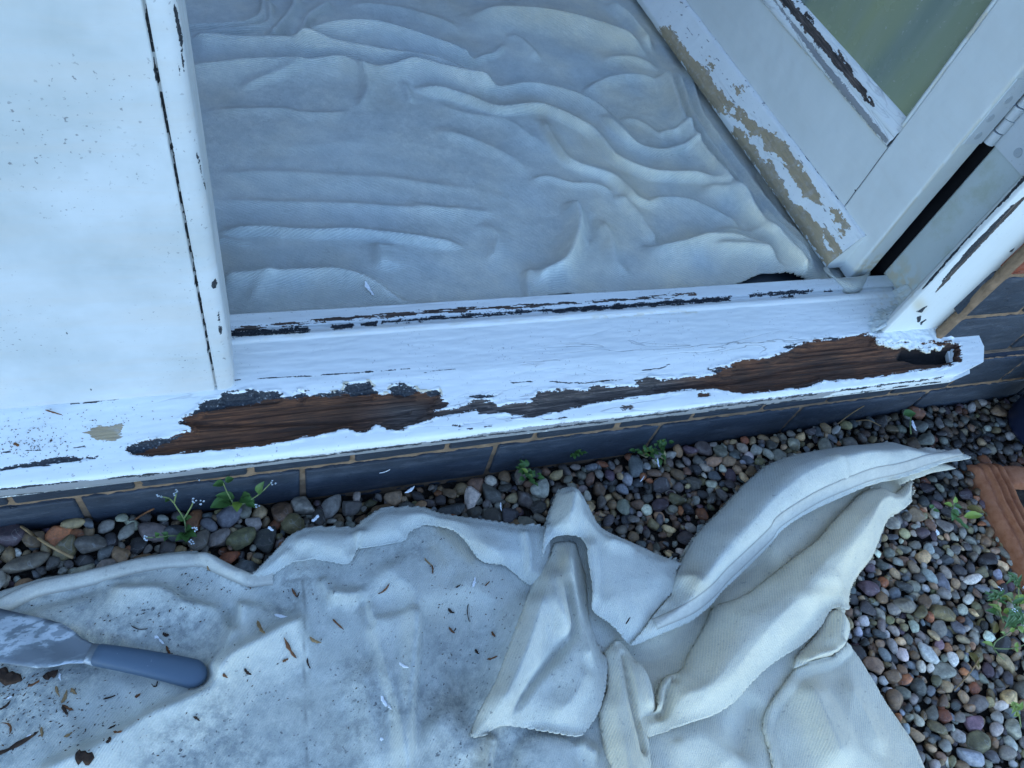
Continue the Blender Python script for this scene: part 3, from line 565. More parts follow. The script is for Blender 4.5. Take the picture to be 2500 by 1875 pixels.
# hinge stile
def stile_attr(V, P):
    d1, _, _ = polyline(P, [(2500,160),(2401,280),(2300,405),(2200,530),(2130,615)]); k = np.exp(-(d1 / 2.2) ** 2) * (fbm(V[:, 0] * 10, V[:, 2] * 30, 2) > -0.25)
    filler = polysdf(P, [(2085,660),(2110,640),(2150,625),(2160,640),(2120,668),(2095,672)])
    s = np.clip(0.5 - filler / 20, 0, 0.8) * sstep(-0.2, 0.3, fbm(V[:, 0] * 100, V[:, 2] * 100, 2))
    return dict(stain=np.maximum(k * 0.55, s), crk=np.zeros(len(V)))
sec = [(ST, -DT), (ST, -0.002), (ST - 0.0012, 0.0), (0.0025, 0.0), (0.0007, -0.0007), (0.0, -0.0025), (0.0, -DT + 0.003), (0.002, -DT), (ST, -DT)]
me, _ = dgrid('hinge_stile', sec, DZ, DZ + DH, 0.0035, M['door'], stile_attr, False, 0.0004); link('hinge_stile', me, M['door'], door)
sec = [(DW - ST, -DT), (DW - ST, 0.0), (DW, 0.0), (DW, -DT), (DW - ST, -DT)]
me, _ = dgrid('lock_stile', [(s[0], s[1]) for s in sec][::-1], DZ, DZ + DH, 0.05, M['door'], None, False); link('lock_stile', me, M['door'], door)
# bottom rail
def rail_attr(V, P):
    wedge, _ = comb(P, [[(2169,360),(2163,375),(2140,420),(2110,455),(2095,470),(2102,455),(2130,425),(2150,392)]], 6)
    d1, _, _ = polyline(P, [(1861,0),(1960,120),(2060,235),(2165,357)]); k = 0.7 * np.exp(-(d1 / 2.5) ** 2) * (fbm(V[:, 1] * 40, V[:, 2] * 60, 2) > -0.1)
    cr, _, _ = polyline(P, [(2068,448),(2078,460),(2092,468),(2105,455)]); dk = np.clip(0.6 - cr / 8, 0, 1)
    return dict(tan=wedge, dark=dk, stain=k, crk=np.zeros(len(V)))
sec = [(-DT, DZ), (0.0 - 0.001, DZ), (-0.001, DZ + 0.064), (-0.001, RT - 0.001), (-0.0018, RT), (-DT, RT)]
me, _ = dgrid('bottom_rail', sec, ST + 0.0004, DW - ST, 0.004, M['door'], rail_attr, True, 0.0004); link('bottom_rail', me, M['door'], door)
me, _ = dgrid('top_rail', [(-DT, DZ + DH - 0.09), (-0.001, DZ + DH - 0.09), (-0.001, DZ + DH), (-DT, DZ + DH)], ST, DW - ST, 0.05, M['door']); link('top_rail', me, M['door'], door)
# sloping bead below the glass
BT = RT + 0.036
def bead_attr(V, P):
    PJ = P + np.stack([fbm(V[:, 1] * 50, V[:, 2] * 300, 3), fbm(V[:, 1] * 50 + 9, V[:, 2] * 300, 3)], -1) * 7
    q = [[(1896,-10),(1925,-10),(2000,80),(2060,150),(2105,210),(2142,262),(2130,262),(2085,215),(2030,150),(1970,80)], [(1948,0),(1956,0),(1992,60),(1985,62)], [(2040,120),(2048,118),(2075,165),(2068,165)]]
    a, _ = comb(PJ, q, 7); g, _ = comb(P, [[(1885,0),(1893,0),(2000,130),(2160,330),(2170,350),(2155,345),(2050,225)]], 6)
    return dict(wood=a, grey=g * 0.9, greyw=np.full(len(V), 0.95), crk=np.full(len(V), 1.0))
sec = [(-0.004, RT + 0.0006), (0.0015, RT + 0.001), (0.003, RT + 0.003), (0.0025, RT + 0.010), (0.0005, RT + 0.012), (0.0, RT + 0.020), (-0.0095, BT - 0.003), (-0.0125, BT), (-0.020, BT + 0.0004)]
me, _ = dgrid('glazing_bead', sec, ST + 0.0006, DW - ST, 0.0024, M['weather'], bead_attr, True, 0.0006); link('glazing_bead', me, M['weather'], door)['label'] = 'peeling white glazing bead under the pane'
sec = [(ST - 0.0004, -0.001), (ST + 0.002, 0.0004), (ST + 0.0052, -0.001), (ST + 0.0085, -0.0115), (ST + 0.0088, -0.02)]
me, _ = dgrid('glazing_bead', sec, BT - 0.004, DZ + DH - 0.08, 0.004, M['door'], lambda V, P: dict(stain=0.6 * (fbm(V[:, 1] * 90, V[:, 2] * 25, 2) > 0.25), crk=np.zeros(len(V))), False, 0.0003); link('glazing_bead', me, M['door'], door)
bm = bmesh.new(); addbox(bm, (ST - 0.005, -0.0185, BT - 0.01), (DW - ST + 0.005, -0.0135, DZ + DH - 0.085), lambda c: D(c.x, c.y, c.z)); bmobj('glass_pane', bm, M['glass'], door)
# weatherboard along the foot of the door
WB = [[(1609,68),(1634,63),(1650,85),(1672,116),(1690,140),(1716,159),(1735,185),(1745,207),(1770,232),(1800,262),(1808,260),(1830,290),(1860,312),(1895,328),(1905,345),(1916,347),(1935,375),(1950,400),(1972,424),(1985,450),(1998,470),(2010,500),(1995,500),(1975,485),(1957,475),(1940,440),(1915,418),(1905,400),(1890,372),(1868,366),(1862,340),(1846,328),(1835,335),(1818,305),(1808,295),(1785,285),(1765,280),(1750,275),(1716,232),(1682,193),(1672,159),(1643,140),(1620,100)],
 [(1786,328),(1793,309),(1815,318),(1830,345),(1846,357),(1858,380),(1885,395),(1900,425),(1914,450),(1925,480),(1940,500),(1960,505),(1975,520),(1995,545),(2020,560),(2045,590),(2058,625),(2066,632),(2025,661),(2008,640),(1981,593),(1950,560),(1928,526),(1895,480),(1866,439),(1840,400),(1813,367)],
 [(2025,506),(2040,510),(2060,530),(2078,560),(2065,558),(2048,545),(2035,535)], [(2045,560),(2060,560),(2065,575),(2050,578)], [(1945,432),(1952,425),(1965,450),(1958,455)], [(1722,140),(1735,150),(1748,170),(1738,172)], [(1790,210),(1797,205),(1812,235),(1806,238)], [(1805,208),(1815,215),(1824,228),(1815,226)]]
WHITE = [[(1895,385),(1905,382),(1925,420),(1945,450),(1955,480),(1958,500),(1940,495),(1920,462),(1905,430)], [(1850,372),(1862,380),(1872,398),(1858,395)], [(2005,560),(2015,575),(2025,600),(2035,615),(2022,612),(2010,590)], [(1768,255),(1790,262),(1800,280),(1780,278)]]
def wb_attr(V, P):
    PJ = P + np.stack([fbm(V[:, 1] * 90, V[:, 2] * 200 + V[:, 0] * 100, 3), fbm(V[:, 1] * 90 + 9, V[:, 2] * 200, 3)], -1) * 8
    a, _ = comb(PJ, WB, 8); b_, _ = comb(PJ, WHITE, 8)
    n_ = fbm(V[:, 1] * 45, V[:, 2] * 160 + V[:, 0] * 90, 3); up = polysdf(P, [(1600,0),(1680,0),(2121,575),(2060,640)])
    g = np.where((n_ > 0.62) & (up < 0), 0.62, 0.0)
    d1, _, _ = polyline(P, [(1690,26),(1750,104),(1850,235),(1950,360),(2050,490),(2121,583)]); dk = np.clip(0.62 - d1 / 7, 0, 1) * (fbm(V[:, 1] * 60, V[:, 2] * 60, 2) > 0.0)
    return dict(tan=np.minimum(a, 1 - b_), grey=g, dark=dk, stain=np.zeros(len(V)), crk=np.full(len(V), 0.5))
sec = [(-0.0005, DZ + 0.0655), (0.0035, DZ + 0.0645), (0.006, DZ + 0.062), (0.0275, DZ + 0.019), (0.0295, DZ + 0.0155), (0.0290, DZ + 0.006), (0.0275, DZ + 0.0045), (-0.0005, DZ + 0.0035)]
me, _ = dgrid('weatherboard', sec, 0.021, DW - 0.01, 0.0022, M['weather'], wb_attr, True, 0.0007); wbo = link('weatherboard', me, M['weather'], door)
wbo['label'] = 'weatherboard with peeled white paint showing tan filler'
bm = bmesh.new(); bm.faces.new([bm.verts.new(D(0.0208, s[0] - 0.0002, s[1])) for s in sec]); bmobj('weatherboard_end', bm, M['weather'], door)
# hinge: leaves, screws and knuckles in the gap
gapc = Vector((0.8465, 0.1405, 0)); met = paint_mat('painted_hinge', 2, 0.1, base=(0.56, 0.60, 0.62), dirt=0.3, speck=0.5); scr = paint_mat('painted_screw', 2, 0.1, base=(0.40, 0.44, 0.47), dirt=0.6, speck=0.9)
for hz in HZ:
    z0 = at_y(2412, 352, 0.141)[2] if hz == HZ[0] else hz * 1.6
    bm = bmesh.new(); addbox(bm, (0.0005, -0.034, z0), (-0.0009, -0.004, z0 + 0.086), lambda c: D(c.x, c.y, c.z)); hg = bmobj('hinge', bm, met, door, False, 0.0003)
    for k in range(5):
        bm = bmesh.new(); za = z0 + 0.0172 * k + 0.0007; zb = z0 + 0.0172 * (k + 1) - 0.0007; off = 0.0018 if k % 2 else -0.0006
        tube(bm, [(gapc.x + off * 0.8, gapc.y + 0.002, za), (gapc.x + off * 0.8, gapc.y + 0.002, zb)], 0.0066, 18)
        bmobj('knuckle', bm, met, hg)
    bm = bmesh.new(); addbox(bm, (0.8525, 0.083, z0), (0.8548, 0.141, z0 + 0.086)); lf = bmobj('hinge_leaf', bm, met, frame, False, 0.0004)
    for dz in (0.014, 0.043, 0.072):
        bm = bmesh.new(); disc(bm, (0.8523, 0.108 + (0.012 if dz == 0.043 else 0), z0 + dz), (-1, 0, 0), 0.0052, 0.0010); bmobj('screw', bm, scr, lf)
    for dz in (0.012, 0.036, 0.060):
        bm = bmesh.new(); disc(bm, D(-0.0009, -0.017 + (0.004 if dz == 0.036 else 0), z0 + dz), (-D0[0], -D0[1], 0), 0.0048, 0.0008); bmobj('screw', bm, scr, hg)
bm = bmesh.new(); addbox(bm, (0.8570, 0.1398, 0.156), (0.905, 0.300, 2.09)); bmobj('gap_shade_box', bm, M['gap_shade'], frame)  # black box added behind the jamb so the gap reads as deep shade
# ------------------------------------------------------------------ floor and room; unseen side walls low and roof left off for sky light
bm = bmesh.new(); addbox(bm, (-1.2, 0.136, 0.10), (2.2, 4.2, 0.155)); bmobj('floor', bm, M['slate'])['kind'] = 'structure'
bm = bmesh.new()
addbox(bm, (-1.25, 0.301, 0.1551), (-1.15, 2.4, 1.0)); addbox(bm, (1.9, 0.301, 0.1551), (2.0, 2.4, 1.0)); addbox(bm, (0.90, 0.301, 0.1551), (1.89, 0.32, 2.1)); addbox(bm, (-1.14, 0.152, 0.1551), (-0.06, 0.32, 2.09))
bmobj('interior_wall', bm, M['plaster'])['kind'] = 'structure'
hw = empty('sun_block_wall', (0, 2.6, 0), 'unseen tall brown wall added behind the room to keep the sun off', 'wall')
bm = bmesh.new(); addbox(bm, (-6, 2.41, -0.05), (6, 2.8, 5.2)); bmobj('wall', bm, simple_mat('sun_block_render', (0.16, 0.12, 0.09), (0.24, 0.17, 0.12), 6, 0.9, 0.1), hw)  # out of view, added tall and brown to block the sun and cut bounce
#=PART3=
# ------------------------------------------------------------------ drop cloths: dense sheets whose folds are laid along traced fold lines
class Sheet:
    gain = 1.0; lift = 0.0; pw = 1.9; shm = 0.55
    def __init__(s, x0, x1, y0, y1, st, z0):
        s.xs = np.arange(x0, x1, st); s.ys = np.arange(y0, y1, st); s.st = st; s.z0 = z0
        s.X, s.Y = np.meshgrid(s.xs, s.ys, indexing='ij'); s.P = np.stack([s.X.ravel(), s.Y.ravel()], -1); s.H = np.zeros(len(s.P)); s.S = np.zeros(len(s.P))
    def ridge(s, pts, A, wl, wr, sharp=0.0, taper=0.15, zt=None):
        """fold crest along photo-pixel line; A, wl, wr in mm (wl/wr = width left/right of travel); sharp 0 round .. 1 creased"""
        L = smooth_line(px2w(pts, s.z0 + max(A, 0) * s.gain * 0.001 + s.lift if zt is None else zt)); mw = max(wl, wr) / 1000
        lo = L.min(0) - mw; hi = L.max(0) + mw; idx = np.where((s.P[:, 0] > lo[0]) & (s.P[:, 0] < hi[0]) & (s.P[:, 1] > lo[1]) & (s.P[:, 1] < hi[1]))[0]
        if not len(idx): return
        d, sd, t = polyline(s.P[idx], L); wdt = np.where(sd > 0, wr, wl) / 1000 * 0.88; u = np.clip(d / wdt, 0, 1)
        sh = min(1.0, s.shm + 0.5 * sharp); f = (1 - sh) * (1 - u * u) ** 2 + sh * (1 - u) ** s.pw
        tp = np.minimum(np.clip(t / taper, 0, 1), np.clip((1 - t) / taper, 0, 1)) if taper > 0 else 1.0
        tp = tp * tp * (3 - 2 * tp) if taper > 0 else 1.0
        s.H[idx] += s.gain * A / 1000 * f * tp
    def patch(s, poly, H, w, p=0.5, soft=0.0, z=None, n=3):
        q = px2w(smooth_line(np.vstack([poly, poly[:1]]), n)[:-1], s.z0 + H / 1000 if z is None else z)
        d = polysdf(s.P, q, 0.2); k = np.clip(-d / (w / 1000), 0, 1); s.H += H / 1000 * (1 - (1 - k) ** 2) ** p * (d < 0)
    def noise(s, A, sc, o=3, stretch=(1, 1), ang=0.0):
        c, n_ = math.cos(ang), math.sin(ang); x = s.P[:, 0] * c + s.P[:, 1] * n_; y = -s.P[:, 0] * n_ + s.P[:, 1] * c
        s.H += A / 1000 * fbm(x * sc * stretch[0] + 3.1, y * sc * stretch[1] + 7.7, o)
    def crumple(s, A, sc, stretch=(1, 1), ang=0.0, k=1.0):
        c, n_ = math.cos(ang), math.sin(ang); x = s.P[:, 0] * c + s.P[:, 1] * n_; y = -s.P[:, 0] * n_ + s.P[:, 1] * c
        wx = x + 0.03 * perlin(x * 7, y * 7 + 5); wy = y + 0.03 * perlin(x * 7 + 31, y * 7)
        m_ = sstep(-0.25, 0.5, perlin(x * 3.3 + 11, y * 3.3 + 4)) * k + (1 - k)
        s.H += A / 1000 * m_ * (1 - 2.2 * np.abs(perlin(wx * sc * stretch[0], wy * sc * stretch[1])))
    def blur(s, n):
        H = s.H.reshape(s.X.shape)
        for _ in range(n):
            G = H.copy(); G[1:-1] = (H[:-2] + 2 * H[1:-1] + H[2:]) / 4; K_ = G.copy(); K_[:, 1:-1] = (G[:, :-2] + 2 * G[:, 1:-1] + G[:, 2:]) / 4; H = K_
        s.H = H.ravel()
    def height(s, x, y):
        H = s.H.reshape(s.X.shape); i = np.clip((x - s.xs[0]) / s.st, 0, len(s.xs) - 1.001); j = np.clip((y - s.ys[0]) / s.st, 0, len(s.ys) - 1.001)
        a, b = int(i), int(j); u, v = i - a, j - b
        return s.z0 + (H[a, b] * (1 - u) * (1 - v) + H[a + 1, b] * u * (1 - v) + H[a, b + 1] * (1 - u) * v + H[a + 1, b + 1] * u * v)
    def at(s, px, py):
        z = s.z0
        for _ in range(12): q = at_z(px, py, z); z = 0.5 * z + 0.5 * s.height(q[0], q[1])
        q = at_z(px, py, z); return np.array([q[0], q[1], s.height(q[0], q[1])])
    def mesh(s, name, outline, mat, parent, attrs, thick=0.0016, edge_drop=0.0):
        q = outline; d = polysdf(s.P, q, 0.3); V = np.stack([s.P[:, 0], s.P[:, 1], s.z0 + s.H], -1)
        Fq = gridfaces(len(s.xs), len(s.ys)); keep = (d[Fq] < s.st * 0.75).all(1); Fq = Fq[keep]
        near = (d > -0.2 * s.st)                       # pull the rim onto the outline
        e = 1e-4; gx = (polysdf(s.P[near] + [e, 0], q, 0.3) - d[near]) / e; gy = (polysdf(s.P[near] + [0, e], q, 0.3) - d[near]) / e
        V[near, 0] -= gx * np.maximum(d[near], 0); V[near, 1] -= gy * np.maximum(d[near], 0)
        if edge_drop: V[:, 2] -= edge_drop * np.exp(-(np.maximum(-d, 0) / 0.006) ** 1.0)
        used = np.unique(Fq); mp = np.full(len(V), -1); mp[used] = np.arange(len(used))
        me = npmesh(name, V[used], mp[Fq], True, {k: a[used] for k, a in attrs.items()})
        o = link(name, me, mat, parent); md = o.modifiers.new('thickness', 'SOLIDIFY'); md.thickness = thick; md.offset = -1
        return o
# ---- indoor cloth
cin = empty('drop_cloth', (0.4, 0.6, 0.155), 'grey cotton drop cloth spread indoors over the floor behind the sill, rumpled into long folds', 'drop cloth')
SI = Sheet(-0.34, 1.02, 0.128, 1.50, 0.0029, 0.162); SI.gain = 1.15; SI.pw = 2.7; SI.shm = 0.72
z2 = lambda L: [(400 + x * .4823, y * .4823) for x, y in L]; z3 = lambda L: [(1050 + x * .4823, y * .4823) for x, y in L]; z4 = lambda L: [(1750 + x * .4823, y * .4823) for x, y in L]
SI.noise(2.5, 4.5, 2, (1, 1.6)); SI.crumple(0.9, 8, (0.3, 1.9), 0.05); SI.crumple(0.7, 15, (0.3, 1.8), -0.3); SI.crumple(0.45, 34, (0.45, 1.5), 0.35, 0.6); SI.noise(0.18, 90, 2)
R_ = SI.ridge
# long crests travelling left to right; left of travel = uphill side (towards the room) in the picture
R_(z2([(90,155),(200,150),(400,165),(700,175),(900,195),(1100,230),(1300,260),(1450,300),(1600,365),(1700,420)]) , 19, 14, 80, 0.3, 0.06)
R_(z2([(40,300),(200,300),(380,290),(520,285),(640,285),(700,290),(800,282),(900,278),(1000,310),(1060,325),(1150,322),(1220,310),(1300,312),(1555,385)]) + z3([(350,420),(520,400),(740,455),(860,515),(940,590),(1020,670),(1080,712)]), 14, 10, 60, 0.4, 0.05)
R_(z2([(640,190),(700,160),(760,115),(880,92),(1050,92),(1200,122),(1350,172),(1500,225),(1600,270)]), 22, 18, 70, 0.1, 0.12)
R_(z3([(0,150),(80,200),(150,250),(200,300),(280,275),(340,255),(400,190)]), 9, 22, 8, 0.4, 0.2)
R_(z3([(150,20),(330,20),(520,30),(700,60),(860,100),(1000,150),(1080,200),(1160,260)]), 22, 55, 60, 0.0, 0.2)
R_(z2([(60,100),(250,95),(400,88),(480,55),(495,0),(500,-60)]), 12, 8, 30, 0.5, 0.1); R_(z2([(60,160),(200,135),(400,115),(510,95),(535,60),(530,-30)]), 14, 10, 26, 0.5, 0.1)
R_(z2([(520,165),(580,110),(640,40),(680,-60)]), 16, 26, 26, 0.2, 0.15); R_(z2([(690,165),(720,90),(760,40),(860,-20)]), 12, 30, 14, 0.2, 0.15)
R_(z2([(900,20),(1000,10),(1200,30),(1400,90),(1550,170)]), 8, 30, 30, 0.0, 0.2)
# the tube that crosses to the door (crest with sharp lower edge)
R_(z3([(-100,395),(0,420),(120,450),(240,488),(350,530),(440,522),(560,512),(640,540),(740,590),(830,640),(900,720),(950,770),(1010,800),(1090,835),(1160,852),(1250,857),(1370,862),(1440,892),(1555,960)]), 16, 45, 8, 0.3, 0.08)
R_(z3([(860,560),(940,640),(1000,690),(1060,715),(1130,735),(1200,742),(1300,722),(1390,716)]), 13, 26, 7, 0.3, 0.15)
R_(z3([(960,590),(1050,600),(1120,640),(1170,680)]), 7, 12, 16, 0.3, 0.2); R_(z3([(1160,680),(1200,655),(1280,655),(1350,680)]), 9, 14, 18, 0.2, 0.2)
R_(z3([(560,560),(590,640),(640,720),(700,790),(780,830),(850,850),(930,880),(980,920),(1020,965),(1050,995),(1110,1006),(1180,1000)]), 12, 50, 10, 0.3, 0.12)
R_(z3([(510,888),(560,882),(610,878),(680,900),(740,915),(820,915),(880,930),(940,962)]), 8, 9, 16, 0.7, 0.15)
R_(z3([(940,960),(1000,1010),(1060,1080),(1100,1140),(1140,1190),(1180,1203)]), 10, 45, 14, 0.1, 0.15)
# tube running down in the middle and its neighbour
R_(z3([(690,960),(750,1000),(770,1080),(755,1160),(735,1230),(690,1300),(600,1350),(540,1400)]), 22, 26, 34, 0.0, 0.12)
R_(z3([(500,1340),(488,1400),(500,1470),(478,1512)]), 11, 30, 6, 0.3, 0.1)
R_(z3([(835,1100),(880,1110),(920,1180),(930,1260),(960,1330),(1050,1370)]), 10, 24, 22, 0.0, 0.2); R_(z3([(820,1080),(818,1160),(800,1230)]), -7, 12, 10, 0.2, 0.2)
R_(z3([(240,1110),(340,1180),(330,1260),(290,1330)]), 6, 30, 20, 0.1, 0.25)
# big soft fold low right
R_(z3([(1090,1180),(1180,1215),(1290,1200),(1400,1170),(1480,1172),(1560,1180),(1700,1230),(1800,1310)]), 20, 14, 75, 0.1, 0.15)
R_(z4([(-40,1160),(150,1170),(280,1215),(370,1290),(450,1380)]), 8, 14, 30, 0.3, 0.15); R_(z4([(-40,1250),(120,1260),(250,1290),(350,1350),(430,1410)]), 9, 12, 22, 0.2, 0.15)
R_(z4([(-60,890),(60,960),(200,1060),(330,1180),(450,1300),(520,1390)]), 16, 24, 34, 0.1, 0.1); R_(z3([(1100,1000),(1200,985),(1330,1000),(1450,1060),(1600,1150)]), 10, 12, 50, 0.1, 0.15)
# low wrinkles on the left half
R_(z2([(240,1140),(500,1130),(620,1140),(800,1148),(950,1145),(1150,1165),(1300,1185),(1440,1205),(1555,1220)]), 13, 24, 9, 0.5, 0.12)
R_(z2([(240,1190),(330,1200),(430,1225)]), 5, 8, 10, 0.5, 0.2)
R_(z2([(250,1360),(430,1356),(640,1350),(760,1343),(850,1340),(970,1362),(1080,1410),(1150,1465),(1220,1498),(1330,1505),(1555,1500)]) + z3([(200,1512),(400,1504),(478,1508)]), 16, 12, 30, 0.2, 0.05)
R_(z2([(1080,1200),(1090,1280),(1110,1350)]), 9, 55, 18, 0.0, 0.2); R_(z2([(560,1370),(480,1450),(430,1520)]), 5, 20, 20, 0.1, 0.2)
R_(z2([(380,445),(480,400),(600,365),(690,330),(690,295)]), 6, 30, 12, 0.2, 0.2); R_(z2([(960,320),(1010,360),(1030,430),(990,530)]), 8, 30, 16, 0.2, 0.2); R_(z2([(1210,400),(1235,450),(1262,510)]), 6, 14, 14, 0.3, 0.25)
R_(z2([(200,545),(420,540),(600,540),(700,560),(840,562),(970,545)]), 5, 10, 26, 0.3, 0.2)
R_(z2([(200,880),(500,860),(850,880),(1150,900),(1555,960)]), 4, 22, 40, 0.1, 0.15); R_(z2([(230,1000),(500,1010),(900,1020),(1200,1040),(1555,1060)]), 5, 14, 34, 0.2, 0.15)
R_(z2([(1200,1000),(1400,1060),(1500,1055),(1700,1075)]), 4, 14, 30, 0.2, 0.2); R_(z3([(0,480),(150,560),(380,600),(500,680),(640,760)]), 5, 34, 30, 0.1, 0.2); R_(z3([(0,640),(200,690),(400,780),(510,880)]), 6, 34, 24, 0.1, 0.2)
R_(z3([(770,465),(850,405),(950,372),(1050,365),(1200,392)]), 9, 12, 30, 0.2, 0.2); R_(z3([(870,300),(980,280),(1080,300),(1180,340)]), 8, 34, 20, 0.1, 0.25); R_(z3([(380,170),(450,180),(510,240),(560,300)]), 8, 22, 34, 0.1, 0.2)
# bunched strip hanging down beside the open door
R_(z3([(900,-40),(1000,40),(1080,130),(1150,215)]), 18, 20, 26, 0.2, 0.2)
strip_ = z3([(1200,300),(1248,420),(1290,560),(1370,680),(1450,780),(1520,880),(1555,930)]) + z4([(170,1020),(250,1110),(350,1210),(430,1290),(520,1380)])
R_(strip_, 26, 24, 24, 0.0, 0.05); R_([(x + 22, y - 8) for x, y in strip_], 20, 16, 14, 0.3, 0.1); R_([(x + 44, y - 14) for x, y in strip_], 12, 10, 10, 0.3, 0.1)
R_(z4([(180,850),(250,960),(300,1060),(400,1180)]), -10, 12, 12, 0.2, 0.2)
SI.blur(1)
# cloth stays down by the sill
edge = SI.P[:, 1]; SI.H *= 0.35 + 0.65 * sstep(0.130, 0.165, edge); SI.H = np.where(SI.H < -0.004, -0.004, SI.H)
oin_px = [(540,792),(559,787),(651,780),(762,774),(853,765),(950,762),(1050,755),(1150,748),(1281,741),(1310,732),(1345,720),(1388,714),(1420,722),(1460,731),(1520,727),(1605,716),(1677,702),(1750,698),(1790,694),(1813,686),(1840,674),(1861,667),(1890,667),(1914,671),(1935,680),(1957,688),(1985,690),(2010,689)]
oin = [at_z(x, y, 0.163)[:2] for x, y in oin_px]; oin = np.array([[-0.33, oin[0][1]]] + oin + [[0.86, 0.165], [1.0, 0.165], [1.0, 1.46], [-0.33, 1.46]])
oin[:, 1] = np.maximum(oin[:, 1], 0.1375)
P = proj(np.stack([SI.P[:, 0], SI.P[:, 1], SI.z0 + SI.H], -1))
st = np.zeros(len(P))
for ln, wd, k in (([(1050,10),(1200,20),(1330,35),(1450,60),(1560,90)], 45, 0.30), ([(1150,230),(1230,255),(1290,250)], 22, 0.35), ([(1320,270),(1345,330),(1380,380)], 16, 0.45), ([(1480,290),(1560,310),(1600,350)], 26, 0.28), ([(1420,340),(1500,380),(1540,450),(1560,480)], 20, 0.30), ([(1700,560),(1660,590),(1620,600)], 30, 0.25), ([(1800,590),(1900,620)], 60, 0.22), ([(1840,400),(1950,560)], 30, 0.25), ([(1290,650),(1300,680)], 16, 0.22)):
    d, _, _ = polyline(P, ln); st = np.maximum(st, k * np.exp(-(d / wd) ** 2))
dirt = 0.25 + 0.25 * fbm(SI.P[:, 0] * 5, SI.P[:, 1] * 5, 2)
SI.mesh('cloth_sheet', oin, M['cloth_in'], cin, dict(stain=np.clip(st * (0.8 + 0.5 * fbm(P[:, 0] / 60, P[:, 1] / 60, 2)), 0, 1), dirt=np.clip(dirt, 0, 1), warm=0.6 * sstep(1150, 1600, P[:, 0]) * np.clip(0.6 + fbm(SI.P[:, 0] * 12, SI.P[:, 1] * 12, 2), 0, 1)))
# loop of the strip that comes out under the corner of the door
lp = []
for px_, py_, z_ in ((2018,668,0.172),(2028,685,0.176),(2045,698,0.181),(2068,703,0.184),(2092,700,0.184),(2112,688,0.180),(2122,676,0.172)):
    lp.append(at_z(px_, py_, z_))
lp = smooth_line(np.array(lp), 5); V = []
for i, p_ in enumerate(lp):
    t_ = i / (len(lp) - 1); wdt = 0.008 + 0.016 * math.sin(math.pi * min(1, t_ * 1.15)) ** 0.8
    for k in range(9):
        u = k / 8 - 0.5; V.append((p_[0] - 0.25 * wdt * u, p_[1] + wdt * u * 1.15 + 0.004, p_[2] + 0.006 * (1 - (2 * u) ** 2) + 0.003 * u))
lo_ = link('folded_strip', npmesh('folded_strip', V, gridfaces(len(lp), 9), True, dict(stain=np.full(len(V), 0.25), dirt=np.full(len(V), 0.2))), M['cloth_in'], cin)
md = lo_.modifiers.new('thickness', 'SOLIDIFY'); md.thickness = 0.0016
# ---- outdoor cloth
cout = empty('drop_cloth', (0.4, -0.3, 0.02), 'cream stained cotton drop cloth rumpled on the gravel outside, strewn with wood splinters', 'drop cloth')
SO = Sheet(-0.52, 1.02, -0.86, -0.02, 0.0027, 0.034); SO.gain = 1.55; R_ = SO.ridge
a3 = lambda L: [(x * .40695, 1200 + y * .40695) for x, y in L]; a4 = lambda L: [(650 + x * .437, 1150 + y * .437) for x, y in L]
a5 = lambda L: [(1300 + x * .437, 1150 + y * .437) for x, y in L]; a6 = lambda L: [(1900 + x * .437, 1150 + y * .437) for x, y in L]
SO.noise(3.5, 4, 2); SO.crumple(2.6, 6.5, (1, 0.7), 0.5, 0.6); SO.crumple(1.4, 14, (1, 0.5), -0.5, 0.7); SO.crumple(0.6, 32, (1, 0.7), 0.9, 0.7); SO.noise(0.2, 90, 2)
FLAP = [(611,1404),(640,1375),(680,1335),(711,1303),(750,1287),(781,1283),(864,1283),(880,1268),(895,1259),(930,1237),(991,1233),(1035,1235),(1074,1250),(1131,1259),(1200,1268),(1262,1279),(1334,1285),(1345,1330),(1334,1395),(1321,1427),(1288,1425),(1262,1402),(1235,1384),(1200,1378),(1174,1371),(1155,1352),(1135,1326),(1110,1305),(1087,1294),(1065,1285),(1043,1281),(1021,1287),(998,1302),(992,1318),(960,1324),(930,1330),(885,1338),(868,1352),(858,1372),(840,1378),(794,1370),(755,1365),(722,1370),(690,1388),(655,1408)]
HOOD = [(1393,1180),(1420,1192),(1449,1242),(1475,1281),(1545,1312),(1623,1347),(1671,1364),(1650,1395),(1651,1432),(1598,1496),(1553,1564),(1530,1562),(1490,1525),(1445,1491),(1438,1440),(1428,1370),(1422,1328),(1408,1314),(1357,1312),(1335,1335),(1322,1362),(1326,1310),(1338,1270),(1349,1229),(1367,1189)]
TUBE = [(1357,1318),(1405,1316),(1418,1345),(1432,1390),(1436,1430),(1424,1480),(1428,1530),(1446,1580),(1410,1604),(1386,1540),(1374,1480),(1362,1400),(1356,1350)]
ROLL1 = [(1671,1364),(1693,1325),(1720,1281),(1772,1229),(1816,1181),(1850,1148),(1886,1117),(1940,1095),(2006,1081),(2103,1067),(2183,1056),(2212,1061),(2260,1076),(2302,1088),(2356,1098),(2383,1110),(2356,1116),(2320,1122),(2273,1139),(2230,1153),(2197,1164),(2161,1172),(2125,1182),(2081,1200),(2000,1237),(1950,1265),(1912,1294),(1890,1325),(1860,1355),(1824,1390),(1781,1430),(1755,1462),(1711,1500),(1672,1521),(1606,1548),(1553,1565),(1575,1535),(1598,1500),(1640,1450),(1648,1420),(1642,1400)]
